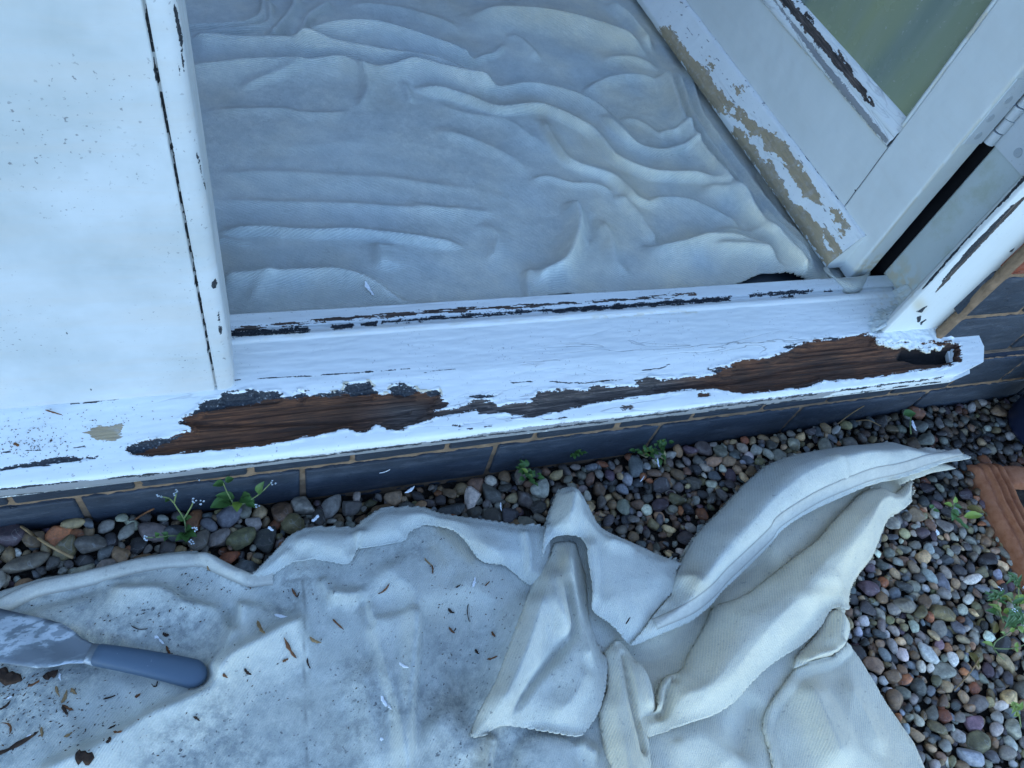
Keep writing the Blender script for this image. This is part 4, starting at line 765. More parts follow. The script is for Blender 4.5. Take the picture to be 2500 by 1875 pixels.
ROLL2 = [(1600,1738),(1602,1700),(1612,1665),(1640,1640),(1672,1629),(1693,1587),(1720,1543),(1746,1495),(1762,1464),(1824,1445),(1868,1415),(1935,1362),(2000,1312),(2040,1265),(2080,1226),(2119,1189),(2162,1181),(2197,1194),(2238,1160),(2240,1210),(2206,1244),(2186,1253),(2162,1312),(2145,1351),(2110,1395),(2092,1430),(2088,1470),(2072,1488),(2048,1480),(2030,1490),(2010,1528),(1966,1570),(1912,1604),(1859,1644),(1794,1714),(1737,1749),(1685,1766),(1606,1792),(1580,1797),(1562,1753)]
V1P = [(1479,1587),(1495,1570),(1518,1561),(1540,1578),(1562,1613),(1584,1661),(1602,1731),(1570,1760),(1580,1797),(1588,1875),(1592,1990),(1500,1990),(1492,1875),(1475,1806),(1466,1727),(1484,1674)]
V2P = [(1357,1318),(1405,1316),(1420,1345),(1434,1390),(1440,1440),(1444,1490),(1456,1545),(1479,1587),(1484,1644),(1470,1718),(1449,1762),(1418,1795),(1366,1793),(1300,1781),(1222,1776),(1190,1790),(1150,1800),(1166,1740),(1205,1670),(1232,1600),(1258,1530),(1285,1460),(1315,1400),(1345,1350)]
BULG = [(1948,1626),(1990,1612),(2031,1600),(2066,1545),(2084,1552),(2118,1609),(2158,1674),(2206,1753),(2245,1810),(2290,1900),(2290,2000),(1920,2000),(1900,1900),(1890,1840),(1872,1770),(1885,1718),(1915,1670)]
FOLDS = []
def fold(name, poly, closed, H, w, p, droop, dw, strokes=(), z=None):
    FOLDS.append((name, poly, closed, H, w, p, droop, dw, strokes, z))
R_([(1945,1640),(1960,1680),(2000,1790),(2040,1900)], 8, 60, 30, 0.0, 0.2); R_([(1948,1624),(1990,1611),(2031,1600)], 8, 12, 5, 0.4, 0.1); R_([(2030,1480),(2050,1490),(2060,1530),(2035,1590)], 10, 12, 20, 0.2, 0.15)
R_([(1950,1440),(2000,1430),(2050,1440)], 4, 12, 12, 0.2, 0.3)
R_([(1620,1830),(1700,1800),(1760,1830),(1800,1900)], 6, 40, 40, 0, 0.2); R_([(1850,1700),(1820,1780),(1800,1860)], -8, 30, 30, 0, 0.2)
R_([(1500,1800),(1510,1850),(1530,1960)], 6, 14, 14, 0.1, 0.2)
# bottom centre: rounded end at (1290..1380, 1790..)
R_([(1215,1790),(1205,1830),(1200,1900)], 14, 8, 26, 0.3, 0.1); SO.patch([(1262,1820),(1290,1790),(1350,1785),(1400,1800),(1415,1840),(1408,1990),(1255,1990)], 13, 26, 0.5); R_([(1418,1800),(1440,1830),(1470,1840)], 10, 16, 16, 0.2, 0.2)
R_([(1319,1430),(1300,1470),(1284,1500),(1262,1565),(1240,1631),(1214,1696),(1175,1740),(1157,1763)], 16, 55, 36, 0.05, 0.15)
R_([(1320,1440),(1345,1500),(1365,1560)], 6, 16, 12, 0.2, 0.2); R_([(1338,1370),(1348,1440),(1372,1530),(1385,1580)], 12, 22, 22, 0.1, 0.2); R_([(1405,1560),(1380,1620),(1340,1680)], 6, 30, 18, 0.1, 0.25)
# centre left vertical folds
R_([(1030,1450),(1026,1482),(1021,1587),(1013,1674),(1008,1762),(1000,1875),(998,1960)], 11, 7, 26, 0.4, 0.12)
R_([(893,1452),(905,1480),(914,1515),(925,1570),(940,1630),(956,1690),(973,1762),(985,1875)], 7, 8, 14, 0.5, 0.12); SO.patch([(912,1500),(960,1492),(1024,1486),(1019,1600),(1011,1700),(1004,1800),(1000,1990),(984,1990),(980,1850),(962,1740),(938,1620)], 10, 10, 0.6); R_([(880,1450),(895,1500),(912,1540)], -5, 9, 10, 0.3, 0.2)
R_([(800,1447),(840,1450),(880,1448),(895,1456)], 8, 16, 14, 0.2, 0.2); R_([(780,1405),(800,1440),(818,1475)], 6, 16, 14, 0.2, 0.2)
R_([(880,1600),(900,1700),(920,1800),(940,1900)], 7, 60, 30, 0, 0.2); R_([(1120,1600),(1130,1700),(1140,1780)], -6, 16, 20, 0.1, 0.2); R_([(1040,1740),(1100,1790),(1160,1870)], 9, 50, 40, 0, 0.25)
R_([(930,1360),(960,1400),(1010,1440),(1030,1500)], 8, 60, 40, 0, 0.25); R_([(1100,1400),(1150,1430),(1240,1480)], 5, 50, 60, 0, 0.3)
R_([(1500,1545),(1560,1600),(1640,1590),(1700,1520),(1770,1430),(1900,1345)], -11, 34, 34, 0, 0.1); R_([(1115,1440),(1120,1600),(1090,1750)], -8, 55, 50, 0, 0.2); 
# left: long diagonal crest and hollows
R_([(760,1498),(700,1520),(651,1546),(600,1578),(570,1599),(541,1631),(509,1676),(480,1692),(430,1715),(366,1741),(244,1811),(163,1851),(60,1900)], 15, 55, 16, 0.2, 0.06)
R_([(590,1450),(586,1470),(580,1505),(566,1540),(549,1578),(525,1611),(500,1640)], 12, 38, 12, 0.3, 0.12)
R_([(255,1425),(320,1432),(383,1430),(420,1445),(445,1462),(509,1478),(545,1492)], 9, 8, 36, 0.2, 0.15); R_([(560,1480),(575,1530),(568,1545)], -9, 16, 12, 0.2, 0.2)
R_([(640,1440),(680,1470),(740,1480)], -7, 30, 24, 0.1, 0.25); R_([(285,1560),(287,1585)], -3, 20, 3, 0.3, 0.2); R_([(0,1500),(80,1475),(160,1455),(260,1425)], -5, 14, 14, 0.1, 0.15)
R_([(100,1560),(200,1600),(300,1640),(420,1640)], -7, 60, 60, 0, 0.2); R_([(30,1540),(180,1520),(300,1530),(400,1560)], 6, 50, 40, 0, 0.2); R_([(330,1700),(250,1760),(180,1800)], -6, 50, 40, 0, 0.2)
# hem: raised double band just inside the traced edge
HEMO = [(-60,1448),(0,1430),(102,1399),(203,1387),(293,1363),(407,1342),(476,1336),(509,1351),(541,1375),(570,1391),(610,1408),(645,1406),(700,1392),(760,1368)]
HEMI = [(-60,1526),(0,1501),(81,1464),(163,1444),(285,1412),(407,1389),(484,1385),(513,1395),(570,1421),(610,1434),(667,1430),(750,1408)]
hem_poly = HEMO[:11] + HEMI[::-1][2:]
SO.patch(hem_poly, 3.5, 5, 0.5, n=2); R_([(480,1345),(520,1365),(560,1392),(610,1410)], 6, 12, 24, 0.2, 0.15)
R_([(737,1412),(742,1450),(746,1482),(744,1560),(742,1631),(746,1750),(750,1875),(752,1960)], -1.6, 4, 4, 0.6, 0.02)
R_([(743,1412),(748,1450),(752,1482),(750,1560),(748,1631),(752,1750),(756,1875),(758,1960)], 1.2, 5, 5, 0.4, 0.02)
SO.blur(1)
OUT = [(-300,1500),(-60,1448),(0,1430),(102,1399),(203,1387),(293,1363),(407,1342),(476,1336),(509,1351),(541,1375),(570,1391),(605,1405),(640,1373),(680,1333),(711,1303),(750,1287),(781,1283),(864,1283),(880,1268),(895,1259),(930,1237),(991,1233),(1035,1235),(1074,1250),(1131,1259),(1262,1279),(1334,1285),(1338,1262),(1349,1229),(1367,1189),(1379,1180),(1393,1179),(1405,1183),(1427,1202),(1449,1242),(1475,1281),(1545,1312),(1623,1347),(1671,1364),(1693,1325),(1720,1281),(1772,1229),(1816,1181),(1850,1148),(1886,1117),(1940,1095),(2006,1081),(2103,1067),(2183,1056),(2212,1061),(2260,1076),(2302,1088),(2356,1098),(2383,1110),(2356,1116),(2320,1122),(2273,1139),(2242,1150),(2240,1185),(2236,1216),(2206,1244),(2186,1253),(2162,1312),(2145,1351),(2110,1395),(2092,1430),(2086,1473),(2075,1513),(2084,1552),(2118,1609),(2158,1674),(2206,1753),(2245,1810),(2276,1880),(2300,2200),(900,2500),(-300,2400)]
def outz(i, p_):
    x, y = p_
    if 26 <= i <= 38: return 0.05
    if 38 < i <= 57: return 0.068
    if 57 < i <= 62: return 0.052
    if 62 < i <= 70: return 0.045
    return 0.040
oo = np.array([at_z(x, y, outz(i, (x, y)))[:2] for i, (x, y) in enumerate(OUT)]); oo[:, 0] = np.clip(oo[:, 0], -0.50, 1.0); oo[:, 1] = np.clip(oo[:, 1], -0.84, -0.03)
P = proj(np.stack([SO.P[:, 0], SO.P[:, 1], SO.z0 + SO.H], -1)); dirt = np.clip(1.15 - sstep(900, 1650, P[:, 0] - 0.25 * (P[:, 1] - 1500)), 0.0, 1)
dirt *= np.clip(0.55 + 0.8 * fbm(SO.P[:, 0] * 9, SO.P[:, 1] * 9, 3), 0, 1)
for pl in (FLAP, hem_poly, HOOD): dirt *= np.where(polysdf(P, pl) < 0, 0.35, 1)
crest = [(760,1498),(651,1546),(570,1599),(541,1631),(480,1692),(366,1741),(244,1811),(163,1851)]
d, _, _ = polyline(P, crest); dirt *= 1 - 0.8 * np.exp(-(d / 28) ** 2)
st = np.zeros(len(P))
for ln, wd, k in (([(1300,1568),(1312,1572)], 9, 0.8), ([(1258,1592),(1264,1590)], 6, 0.7), ([(1075,1292),(1110,1320),(1150,1365)], 14, 0.5), ([(1060,1340),(1080,1370)], 16, 0.3), ([(1360,1330),(1380,1400)], 30, 0.3), ([(1500,1700),(1560,1870)], 30, 0.3), ([(1590,1730),(1640,1750)], 24, 0.4), ([(1650,1808),(1662,1806)], 8, 0.7), ([(2035,1490),(2040,1560)], 26, 0.5), ([(1970,1440),(2080,1450)], 16, 0.25), ([(1900,1400),(2060,1250),(2150,1195)], 28, 0.35), ([(2180,1175),(2195,1185)], 16, 0.7), ([(1670,1400),(1690,1420)], 26, 0.35), ([(1900,1780),(1930,1850)], 14, 0.3), ([(1930,1640),(1900,1720)], 20, 0.35), ([(1180,1840),(1230,1720)], 26, 0.3)):
    d, _, _ = polyline(P, ln); st = np.maximum(st, k * np.exp(-(d / wd) ** 2))
ln_ = np.zeros(len(P))
for L_ in (HEMI, [(1043,1281),(1065,1285),(1087,1294)], [(737,1412),(744,1482),(742,1631),(750,1875)]):
    d, _, _ = polyline(P, L_); ln_ = np.maximum(ln_, 0.75 * np.exp(-(d / 2.2) ** 2))
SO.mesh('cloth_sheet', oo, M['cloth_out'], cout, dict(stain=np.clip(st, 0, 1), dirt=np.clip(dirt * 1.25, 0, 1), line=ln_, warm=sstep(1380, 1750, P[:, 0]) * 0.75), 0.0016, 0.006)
def base_at(P2):
    H = SO.H.reshape(SO.X.shape).copy()
    for _ in range(6):
        G = H.copy(); G[1:-1] = (H[:-2] + 2 * H[1:-1] + H[2:]) / 4; K_ = G.copy(); K_[:, 1:-1] = (G[:, :-2] + 2 * G[:, 1:-1] + G[:, 2:]) / 4; H = K_
    i = np.clip((P2[:, 0] - SO.xs[0]) / SO.st, 0, len(SO.xs) - 1.001); j = np.clip((P2[:, 1] - SO.ys[0]) / SO.st, 0, len(SO.ys) - 1.001)
    a, b = i.astype(int), j.astype(int); u, v = i - a, j - b
    return H[a, b] * (1 - u) * (1 - v) + H[a + 1, b] * u * (1 - v) + H[a, b + 1] * (1 - u) * v + H[a + 1, b + 1] * u * v
LAY = {}
def make_fold(name, poly, closed, H, w, p, droop, dw, strokes, z):
    z = SO.z0 + 0.6 * H / 1000 if z is None else z
    q = px2w(smooth_line(np.vstack([poly, poly[:1]]), 3)[:-1], z); lo = q.min(0) - 0.01; hi = q.max(0) + 0.01
    S = Sheet(lo[0], hi[0], lo[1], hi[1], 0.0024, SO.z0); dc = np.full(len(S.P), 9.0)
    for ln in closed: dd, _, _ = polyline(S.P, px2w(smooth_line(ln, 3), z)); dc = np.minimum(dc, dd)
    de = np.maximum(-polysdf(S.P, q, 0.2), 0); k = np.clip(dc / (w / 1000), 0, 1)
    S.gain = 1.25; S.H = base_at(S.P) + H / 1000 * (1 - (1 - k) ** 2) ** p - 0.0006
    S.H -= droop / 1000 * np.exp(-(de / (dw / 1000)) ** 2) * np.clip(k * 1.5, 0, 1)
    S.noise(0.8, 10, 2); S.crumple(1.5, 9, (1, 0.45), 0.75, 0.7); S.crumple(0.6, 26, (1, 0.6), -0.3, 0.7); S.noise(0.15, 90, 2)
    for st_ in strokes: S.ridge(*st_, zt=SO.z0 + H / 1000)
    S.H = np.maximum(S.H, base_at(S.P) - 0.002)
    P = proj(np.stack([S.P[:, 0], S.P[:, 1], S.z0 + S.H], -1)); dr = np.clip(0.25 + 0.5 * fbm(S.P[:, 0] * 9, S.P[:, 1] * 9, 3), 0, 1)
    st = np.clip(0.25 * np.exp(-(dc / 0.012) ** 2) * (0.4 + fbm(P[:, 0] / 70, P[:, 1] / 70, 2)), 0, 1)
    for ln, wd, k_ in (([(1690,1390),(1700,1440)], 30, 0.4), ([(1370,1340),(1375,1420)], 18, 0.45), ([(1900,1400),(2060,1250),(2150,1195)], 26, 0.35), ([(2180,1175),(2195,1185)], 14, 0.7), ([(1540,1640),(1560,1860)], 26, 0.3), ([(1600,1750),(1640,1755)], 24, 0.35), ([(1970,1440),(2080,1450)], 14, 0.25)):
        d, _, _ = polyline(P, ln); st = np.maximum(st, k_ * np.exp(-(d / wd) ** 2))
    S.mesh('cloth_fold', q, M['cloth_out'], cout, dict(stain=np.clip(st, 0, 1), dirt=dr * (0.9 if name in ('V2', 'TUBE') else 0.3), warm=np.full(len(P), {'ROLL2': 0.85, 'V1': 0.6, 'EAR': 0.9, 'BULG': 0.8, 'TUBE': 0.5, 'V2': 0.25, 'ROLL1': 0.12}.get(name, 0.0))), 0.0016, 0.0)
    LAY[name] = S
EAR = [(2030,1488),(2050,1478),(2074,1494),(2084,1535),(2066,1575),(2033,1598),(1988,1609),(1948,1626),(1958,1592),(1990,1558),(2014,1525)]
BULG2 = [(1948,1626),(1988,1612),(2033,1600),(2068,1570),(2090,1575),(2118,1618),(2152,1676),(2198,1753),(2236,1812),(2268,1890),(2280,2010),(1915,2010),(1900,1900),(1888,1840),(1872,1770),(1885,1718),(1915,1670)]
make_fold('BULG', BULG2, [BULG2[11:] + BULG2[:1], BULG2[:4]], 20, 20, 0.55, 18, 60, [([(1975,1650),(2010,1760),(2050,1880)], 8, 40, 26, 0.1, 0.2), ([(2060,1640),(2120,1740),(2170,1850)], 5, 30, 30, 0.1, 0.25)], None)
make_fold('EAR', EAR, [EAR[-3:] + EAR[:3]], 15, 14, 0.55, 4, 10, [([(1955,1618),(1990,1604),(2030,1592),(2060,1565)], 7, 10, 6, 0.5, 0.1)], 0.055)
make_fold('V2', V2P, [V2P[15:] + V2P[:8]], 22, 44, 0.6, 10, 14, [([(1380,1330),(1395,1420),(1412,1500),(1432,1570),(1440,1640)], 9, 14, 16, 0.3, 0.15), ([(1376,1400),(1392,1480),(1398,1540),(1352,1600),(1290,1674),(1240,1755)], -9, 12, 9, 0.4, 0.1), ([(1345,1390),(1320,1460),(1290,1560),(1250,1660),(1200,1750)], 8, 22, 20, 0.2, 0.12), ([(1440,1620),(1400,1700),(1340,1760)], 5, 20, 24, 0.1, 0.25)], None)
make_fold('V1', V1P, [V1P[11:] + V1P[:2]], 22, 16, 0.55, 10, 10, [([(1523,1578),(1532,1640),(1545,1718),(1565,1790),(1580,1849)], -9, 7, 10, 0.4, 0.08), ([(1560,1600),(1580,1670),(1592,1740)], 7, 12, 12, 0.2, 0.15)], None)
make_fold('ROLL2', ROLL2, [ROLL2[1:20], ROLL2[20:27]], 30, 30, 0.55, 17, 22, [([(1630,1760),(1700,1720),(1780,1650),(1850,1560),(1930,1470),(2010,1370),(2090,1280),(2150,1220)], 10, 60, 45, 0.0, 0.12), ([(1612,1740),(1618,1700),(1625,1670),(1655,1640)], 8, 12, 14, 0.2, 0.15), ([(1606,1745),(1630,1735),(1640,1700),(1645,1665),(1672,1640)], -9, 8, 8, 0.3, 0.15), ([(1930,1480),(2000,1450),(2060,1430)], 4, 20, 20, 0.1, 0.3)], None)
make_fold('HOOD', HOOD, [HOOD[-3:] + HOOD[:7]], 30, 22, 0.55, 11, 16, [([(1400,1195),(1392,1240),(1385,1300)], 10, 22, 24, 0.1, 0.15), ([(1440,1300),(1450,1400),(1455,1485)], 8, 14, 40, 0.1, 0.2), ([(1470,1330),(1510,1320),(1560,1340)], 5, 14, 20, 0.1, 0.3)], None)
make_fold('FLAP', FLAP, [FLAP[:17]], 11, 12, 0.55, 8, 10, [([(878,1285),(872,1330),(862,1370)], 6, 9, 9, 0.2, 0.2), ([(700,1330),(735,1345),(760,1330)], -4, 14, 14, 0.1, 0.2), ([(1060,1265),(1130,1310),(1200,1350),(1260,1385)], 6, 26, 18, 0.1, 0.2), ([(1275,1290),(1290,1350),(1290,1410)], 6, 10, 10, 0.3, 0.15)], None)
make_fold('ROLL1', ROLL1, [ROLL1[:13], [(1671,1364),(1648,1405),(1640,1440)]], 44, 36, 0.55, 20, 20, [([(1650,1510),(1700,1450),(1770,1360),(1860,1250),(1950,1170),(2050,1125),(2200,1095)], 8, 50, 50, 0.0, 0.15), ([(1660,1395),(1690,1408),(1712,1440)], 9, 18, 16, 0.1, 0.25), ([(2020,1100),(2060,1150),(2090,1180)], 4, 14, 20, 0.1, 0.3)], 0.066)
# sewn hem of the roll: a narrow raised band with a dark line along each edge
def band(name, line, width, side, lift, mat, parent, SO=SO):
    L = smooth_line(np.array([SO.at(x, y)[:2] for x, y in line]), 5); V = []; nk = 7
    for i, q in enumerate(L):
        t_ = L[min(i + 1, len(L) - 1)] - L[max(i - 1, 0)]; t_ /= np.linalg.norm(t_) + 1e-9; nn = np.array([-t_[1], t_[0]]) * side
        for k in range(nk):
            u = k / (nk - 1); q2 = q + nn * width * u; V.append((q2[0], q2[1], SO.height(q2[0], q2[1]) + lift * min(1, math.sin(math.pi * min(max(u, 0.04), 0.96)) * 2.2)))
    return link(name, npmesh(name, V, gridfaces(len(L), nk), True, dict(stain=np.full(len(V), 0.15), dirt=np.full(len(V), 0.3), line=np.tile([0.8] + [0.0] * (nk - 2) + [0.8], len(L)))), mat, parent)
band('hem', [(2352,1112),(2273,1133),(2197,1158),(2125,1175),(2072,1196),(1995,1230),(1908,1286),(1884,1318),(1818,1382),(1776,1422),(1748,1454),(1706,1490),(1668,1511),(1604,1538)], 0.0125, -1, 0.0016, M['hem'], cout, LAY['ROLL1'])
band('hem', HEMI[1:-1], 0.0150, 1, 0.0026, M['hem'], cout)
#=PART4=
# ------------------------------------------------------------------ putty knife lying on the cloth
def axis_frame(p0, p1, z):
    a = at_z(*p0, z); b = at_z(*p1, z); d = (b - a)[:2]; L = float(np.hypot(*d)); d = d / L; n = np.array([-d[1], d[0]]); return a[:2], d, n, L
zk = SO.at(330, 1600)[2] + 0.004
ka, kd, kn, kl = axis_frame((236, 1604), (507, 1660), zk)
knife = empty('putty_knife', (float(ka[0]), float(ka[1]), zk - 0.004), 'putty knife with blue grey plastic handle and paint smeared blade on the outdoor cloth', 'putty knife')
def loft(secs, n=22, ex=2.6):
    V = []
    for (s_, w_, h_, zc_, oc) in secs:
        for k in range(n):
            a = 2 * math.pi * k / n; c_, q_ = math.cos(a), math.sin(a)
            u = math.copysign(abs(c_) ** (2 / ex), c_) * w_; v = math.copysign(abs(q_) ** (2 / ex), q_) * h_
            p_ = ka + kd * s_ + kn * (u + oc); V.append((p_[0], p_[1], zk + zc_ + v))
    Fq = [[i * n + k, i * n + (k + 1) % n, (i + 1) * n + (k + 1) % n, (i + 1) * n + k] for i in range(len(secs) - 1) for k in range(n)]
    return V, Fq
secs = []
for t in (0.0, 0.01, 0.03, 0.1, 0.25, 0.45, 0.65, 0.8, 0.88, 0.93, 0.965, 0.985, 0.997, 1.0):
    wv_ = np.interp(t, [0, 0.03, 0.25, 0.6, 0.88], [0.0090, 0.0101, 0.0110, 0.0123, 0.0134]); e = max(0.0, (t - 0.86) / 0.14); rr = math.sqrt(max(0.0, 1 - e * e))
    secs.append((t * kl, wv_ * (rr if e > 0 else 1), 0.0082 * (0.25 + 0.75 * rr if e > 0 else min(1, 0.6 + t * 12)), 0.009, 0.0015 * math.sin(t * 3)))
secs[-1] = (kl * 1.001, 0.0006, 0.0006, 0.009, 0)
V, Fq = loft(secs); V.append((ka[0], ka[1], zk + 0.009)); c0 = len(V) - 1
me = npmesh('handle', V, Fq, True); link('handle', me, M['handle'], knife)
secs = [(-0.006, 0.0092, 0.0028, 0.008, 0), (0.0005, 0.0098, 0.006, 0.0085, 0), (0.003, 0.0098, 0.006, 0.0085, 0)]
V, Fq = loft(secs, 18, 3); Fq += [[k, (k + 1) % 18, 17 - k, 17 - (k - 1)] for k in ()]; link('bolster', npmesh('bolster', V, Fq, True), M['steel'], knife)
bl = [(-0.002, 0.0088), (-0.006, 0.0092), (-0.018, 0.0120), (-0.030, 0.0178), (-0.042, 0.0212), (-0.060, 0.0222), (-0.130, 0.0240)]
bm = bmesh.new(); NB = 11; grid_ = []
ss_ = np.interp(np.linspace(0, 1, 40), np.linspace(0, 1, len(bl)), [b[0] for b in bl]); ww_ = np.interp(np.linspace(0, 1, 40), np.linspace(0, 1, len(bl)), [b[1] for b in bl])
for s_, w_ in zip(ss_, ww_):
    row = []
    for k in range(NB):
        u = (k / (NB - 1) * 2 - 1) * w_; p_ = ka + kd * s_ + kn * u; row.append(bm.verts.new((p_[0], p_[1], zk + 0.0085 + 0.02 * s_ + 0.0006 * math.sin(s_ * 60 + u * 200))))
    grid_.append(row)
for A, B in zip(grid_[:-1], grid_[1:]):
    for k in range(NB - 1): bm.faces.new((A[k], A[k + 1], B[k + 1], B[k]))
bo = bmobj('blade', bm, M['steel'], knife, True); md = bo.modifiers.new('thickness', 'SOLIDIFY'); md.thickness = 0.0014; md.offset = 0
# ------------------------------------------------------------------ splinters, flakes, crumbs
def chip_mesh(name, L, W, T, bend=0.0, seed=0, ends=(0.15, 0.1)):
    rs = random.Random(seed); n = 9; V = []
    for i in range(n):
        t = i / (n - 1); w = W * (0.62 + 0.38 * math.sin(math.pi * min(1, t * 1.1 + 0.05))) * (0.55 + 0.7 * rs.random())
        if i == 0: w *= ends[0] * 2
        if i == n - 1: w *= ends[1] * 2
        x = (t - 0.5) * L; y = bend * L * (4 * (t - 0.5) ** 2 - 0.5) + rs.uniform(-.1, .1) * W; z = T * 0.8 + 0.12 * W * rs.random(); x += rs.uniform(-.05, .05) * L * (0 < i < n - 1)
        V += [(x, y - w / 2, z - T * 0.5), (x, y - w / 4, z + T * 0.4), (x, y + w / 3, z + T * 0.5), (x, y + w / 2, z - T * 0.4)]
    Fq = []
    for i in range(n - 1):
        for k in range(4): a = i * 4 + k; b = i * 4 + (k + 1) % 4; Fq.append((a, b, b + 4, a + 4))
    Fq.append((0, 3, 2, 1)); m_ = (n - 1) * 4; Fq.append((m_, m_ + 1, m_ + 2, m_ + 3))
    return npmesh(name, V, Fq, False)
def place_chip(name, sheet, p0, p1, wpx, mat, label, cat, group=None, bend=0.0, lift=0.0004, T=0.0012, zf=None):
    """a chip from one traced end to the other"""
    if zf is None: a = sheet.at(*p0); b = sheet.at(*p1)
    else: a = at_z(*p0, zf); b = at_z(*p1, zf)
    c_ = (a + b) / 2; d = b - a; L = float(np.linalg.norm(d)); W = max(0.0008, wpx * 0.00036)
    o = link(name, chip_mesh(name, L, W, T, bend, int(p0[0] * 7 + p0[1])), mat); o.location = (c_[0], c_[1], c_[2] + lift)
    o.rotation_euler = (0, -math.asin(max(-0.9, min(0.9, d[2] / max(L, 1e-5)))), math.atan2(d[1], d[0])); return tag(o, label, cat, group)
CH = [
 ((692,1557),(722,1608),9,'wood','largest red brown splinter, lying beside the stitched seam of the outdoor drop cloth',0.05),
 ((1036,1364),(1056,1384),5,'wood_pale','upper half of a broken orange splinter under the folded flap of the outdoor cloth',0.05),
 ((1054,1380),(1057,1402),6,'wood','short lower half of the broken orange splinter under the folded flap',-0.1),
 ((925,1452),(952,1426),6,'wood','brown splinter slanting right at the top of the small pleat in the outdoor cloth',0.1),
 ((812,1512),(839,1538),6,'wood','thin brown splinter between the seam and the small pleat',0.0),
 ((755,1557),(783,1571),9,'wood_pale','orange brown flat chip right of the seam, above the thin one',0.1),
 ((690,1616),(704,1609),7,'wood','small rusty chip just below the largest splinter',0.0),
 ((749,1607),(757,1633),5,'wood_dark','dark forked chip on the seam line',0.1),
 ((712,1437),(724,1458),7,'wood','brown chip just under the hem near the seam',0.0),
 ((725,1459),(732,1445),5,'wood_dark','small dark chip next to the brown one under the hem',0.0),
 ((628,1519),(646,1549),9,'wood_pale','tan splinter on the crest left of the seam',0.05),
 ((596,1633),(612,1648),8,'wood_dark','dark brown chip below the right end of the knife handle',0.1),
 ((544,1645),(554,1655),7,'wood','little brown chip at the tip of the knife handle',0.1),
 ((472,1749),(488,1760),6,'wood_dark','small dark chip low in the cloth below the knife handle',0.0),
 ((280,1789),(300,1786),8,'wood','red brown chip lying on the long diagonal crest',0.1),
 ((261,1815),(271,1800),10,'wood_dark','dark pointed chip just below the red brown one on the crest',0.1),
 ((183,1843),(228,1855),34,'wood_dark','large chunk of dark rotten wood at the bottom edge of the picture',0.05),
 ((266,1779),(284,1770),5,'wood_dark','thin dark fleck above the diagonal crest',0.0),
 ((-20,1850),(96,1788),11,'wood_dark','long dark stick at the bottom left corner of the outdoor cloth',0.03),
 ((157,1800),(178,1789),7,'wood_pale','tan chip left of the diagonal crest',0.1),
 ((101,1776),(104,1801),6,'wood_pale','thin upright tan sliver above the long dark stick',0.0),
 ((68,1678),(98,1662),7,'wood','red brown sliver under the knife blade',0.05),
 ((105,1655),(143,1640),22,'wood_dark','dark shaggy clump of rotten wood touching the knife blade',0.1),
 ((-5,1640),(50,1668),34,'wood_dark','black shaggy clump of rotten wood at the left edge below the knife blade',0.1),
 ((152,1718),(165,1686),9,'wood_pale','pale brown chip standing at the top of a v of chips',0.05),
 ((152,1722),(180,1735),9,'wood','brown chip forming the right leg of the v of chips',0.05),
 ((153,1724),(166,1746),11,'wood_dark','dark chip forming the left leg of the v of chips',0.05),
 ((137,1676),(146,1703),7,'wood_pale','tan chip left of the v of chips',0.05),
 ((174,1682),(188,1696),9,'wood_pale','tan chip right of the v of chips',0.05),
 ((330,1703),(344,1694),8,'wood','brown chip below the middle of the knife handle',0.0),
 ((252,1708),(282,1699),5,'wood_dark','thin brown sliver left of the chip below the knife handle',0.0),
 ((30,1788),(8,1762),6,'wood','bent brown sliver above the long dark stick at the left',0.3),
 ((0,1734),(28,1712),6,'wood_dark','thin dark sliver near the left edge',0.1),
 ((405,1578),(424,1610),7,'wood','brown sliver sticking up from the knife handle',0.05),
 ((395,1607),(417,1600),8,'wood_dark','dark sliver crossing the brown one above the knife handle',0.1),
 ((398,1547),(412,1553),9,'wood_dark','small dark chip above the knife handle',0.1),
 ((372,1675),(388,1668),5,'wood_dark','black curl just below the knife handle',0.6),
 ((319,1530),(360,1538),2.5,'wood_dark','hair thin dark fibre above the knife handle',0.15),
 ((507,1380),(512,1395),6,'wood_pale','ochre speck on the hem where it turns down',0.2),
 ((1184,1431),(1195,1421),4,'wood','small brown sliver below the lower corner of the folded flap',0.0),
 ((1112,1435),(1125,1428),4,'wood_dark','small dark sliver right of the white paint smear',0.1),
 ((1093,1487),(1108,1498),7,'wood_dark','dark chip high in the hollow right of the vertical crest',0.1),
 ((1095,1532),(1109,1547),7,'wood','red brown chip in the middle of the hollow',0.05),
 ((1200,1543),(1208,1557),8,'wood','rusty chip at the right of the hollow',0.05),
 ((1190,1611),(1215,1602),6,'wood','longer brown sliver at the lower right of the hollow',0.05),
 ((1141,1475),(1145,1520),3.5,'wood_dark','thin dark upright fibre in the hollow',0.1),
 ((1160,1586),(1168,1598),7,'wood_dark','black crumb near the lower right of the hollow',0.1),
 ((1294,1478),(1340,1485),3,'wood_dark','faint dark fibre left of the hooded fold',0.0),
 ((1527,1524),(1538,1507),5,'wood_dark','dark sliver on the flat sheet right of the hooded fold',0.0),
]
for p0, p1, wp, mt, lb, bd in CH:
    if lb.startswith('dark sliver on the flat'): zf = 0.066
    else: zf = None
    place_chip('wood_splinter', SO, p0, p1, wp, M[mt], lb, 'wood splinter', 'wood splinters fallen on the outdoor drop cloth', bd, T=0.0022 if wp > 20 else 0.0012, zf=zf)
def flake(p0, p1, wp, lb, sheet=SO, zf=None, lift=0.0006):
    return place_chip('paint_flake', sheet, p0, p1, wp, M['flake'], lb, 'paint flake', 'fallen flakes of white paint', 0.05, lift, 0.0007, zf)
flake((889,690),(912,724),13,'white paint flake on the indoor drop cloth near the sill', SI, None, 0.0015)
flake((377,1553),(388,1559),9,'round white flake head above the knife handle'); flake((388,1560),(402,1574),6,'white sliver joined to the round flake above the knife handle')
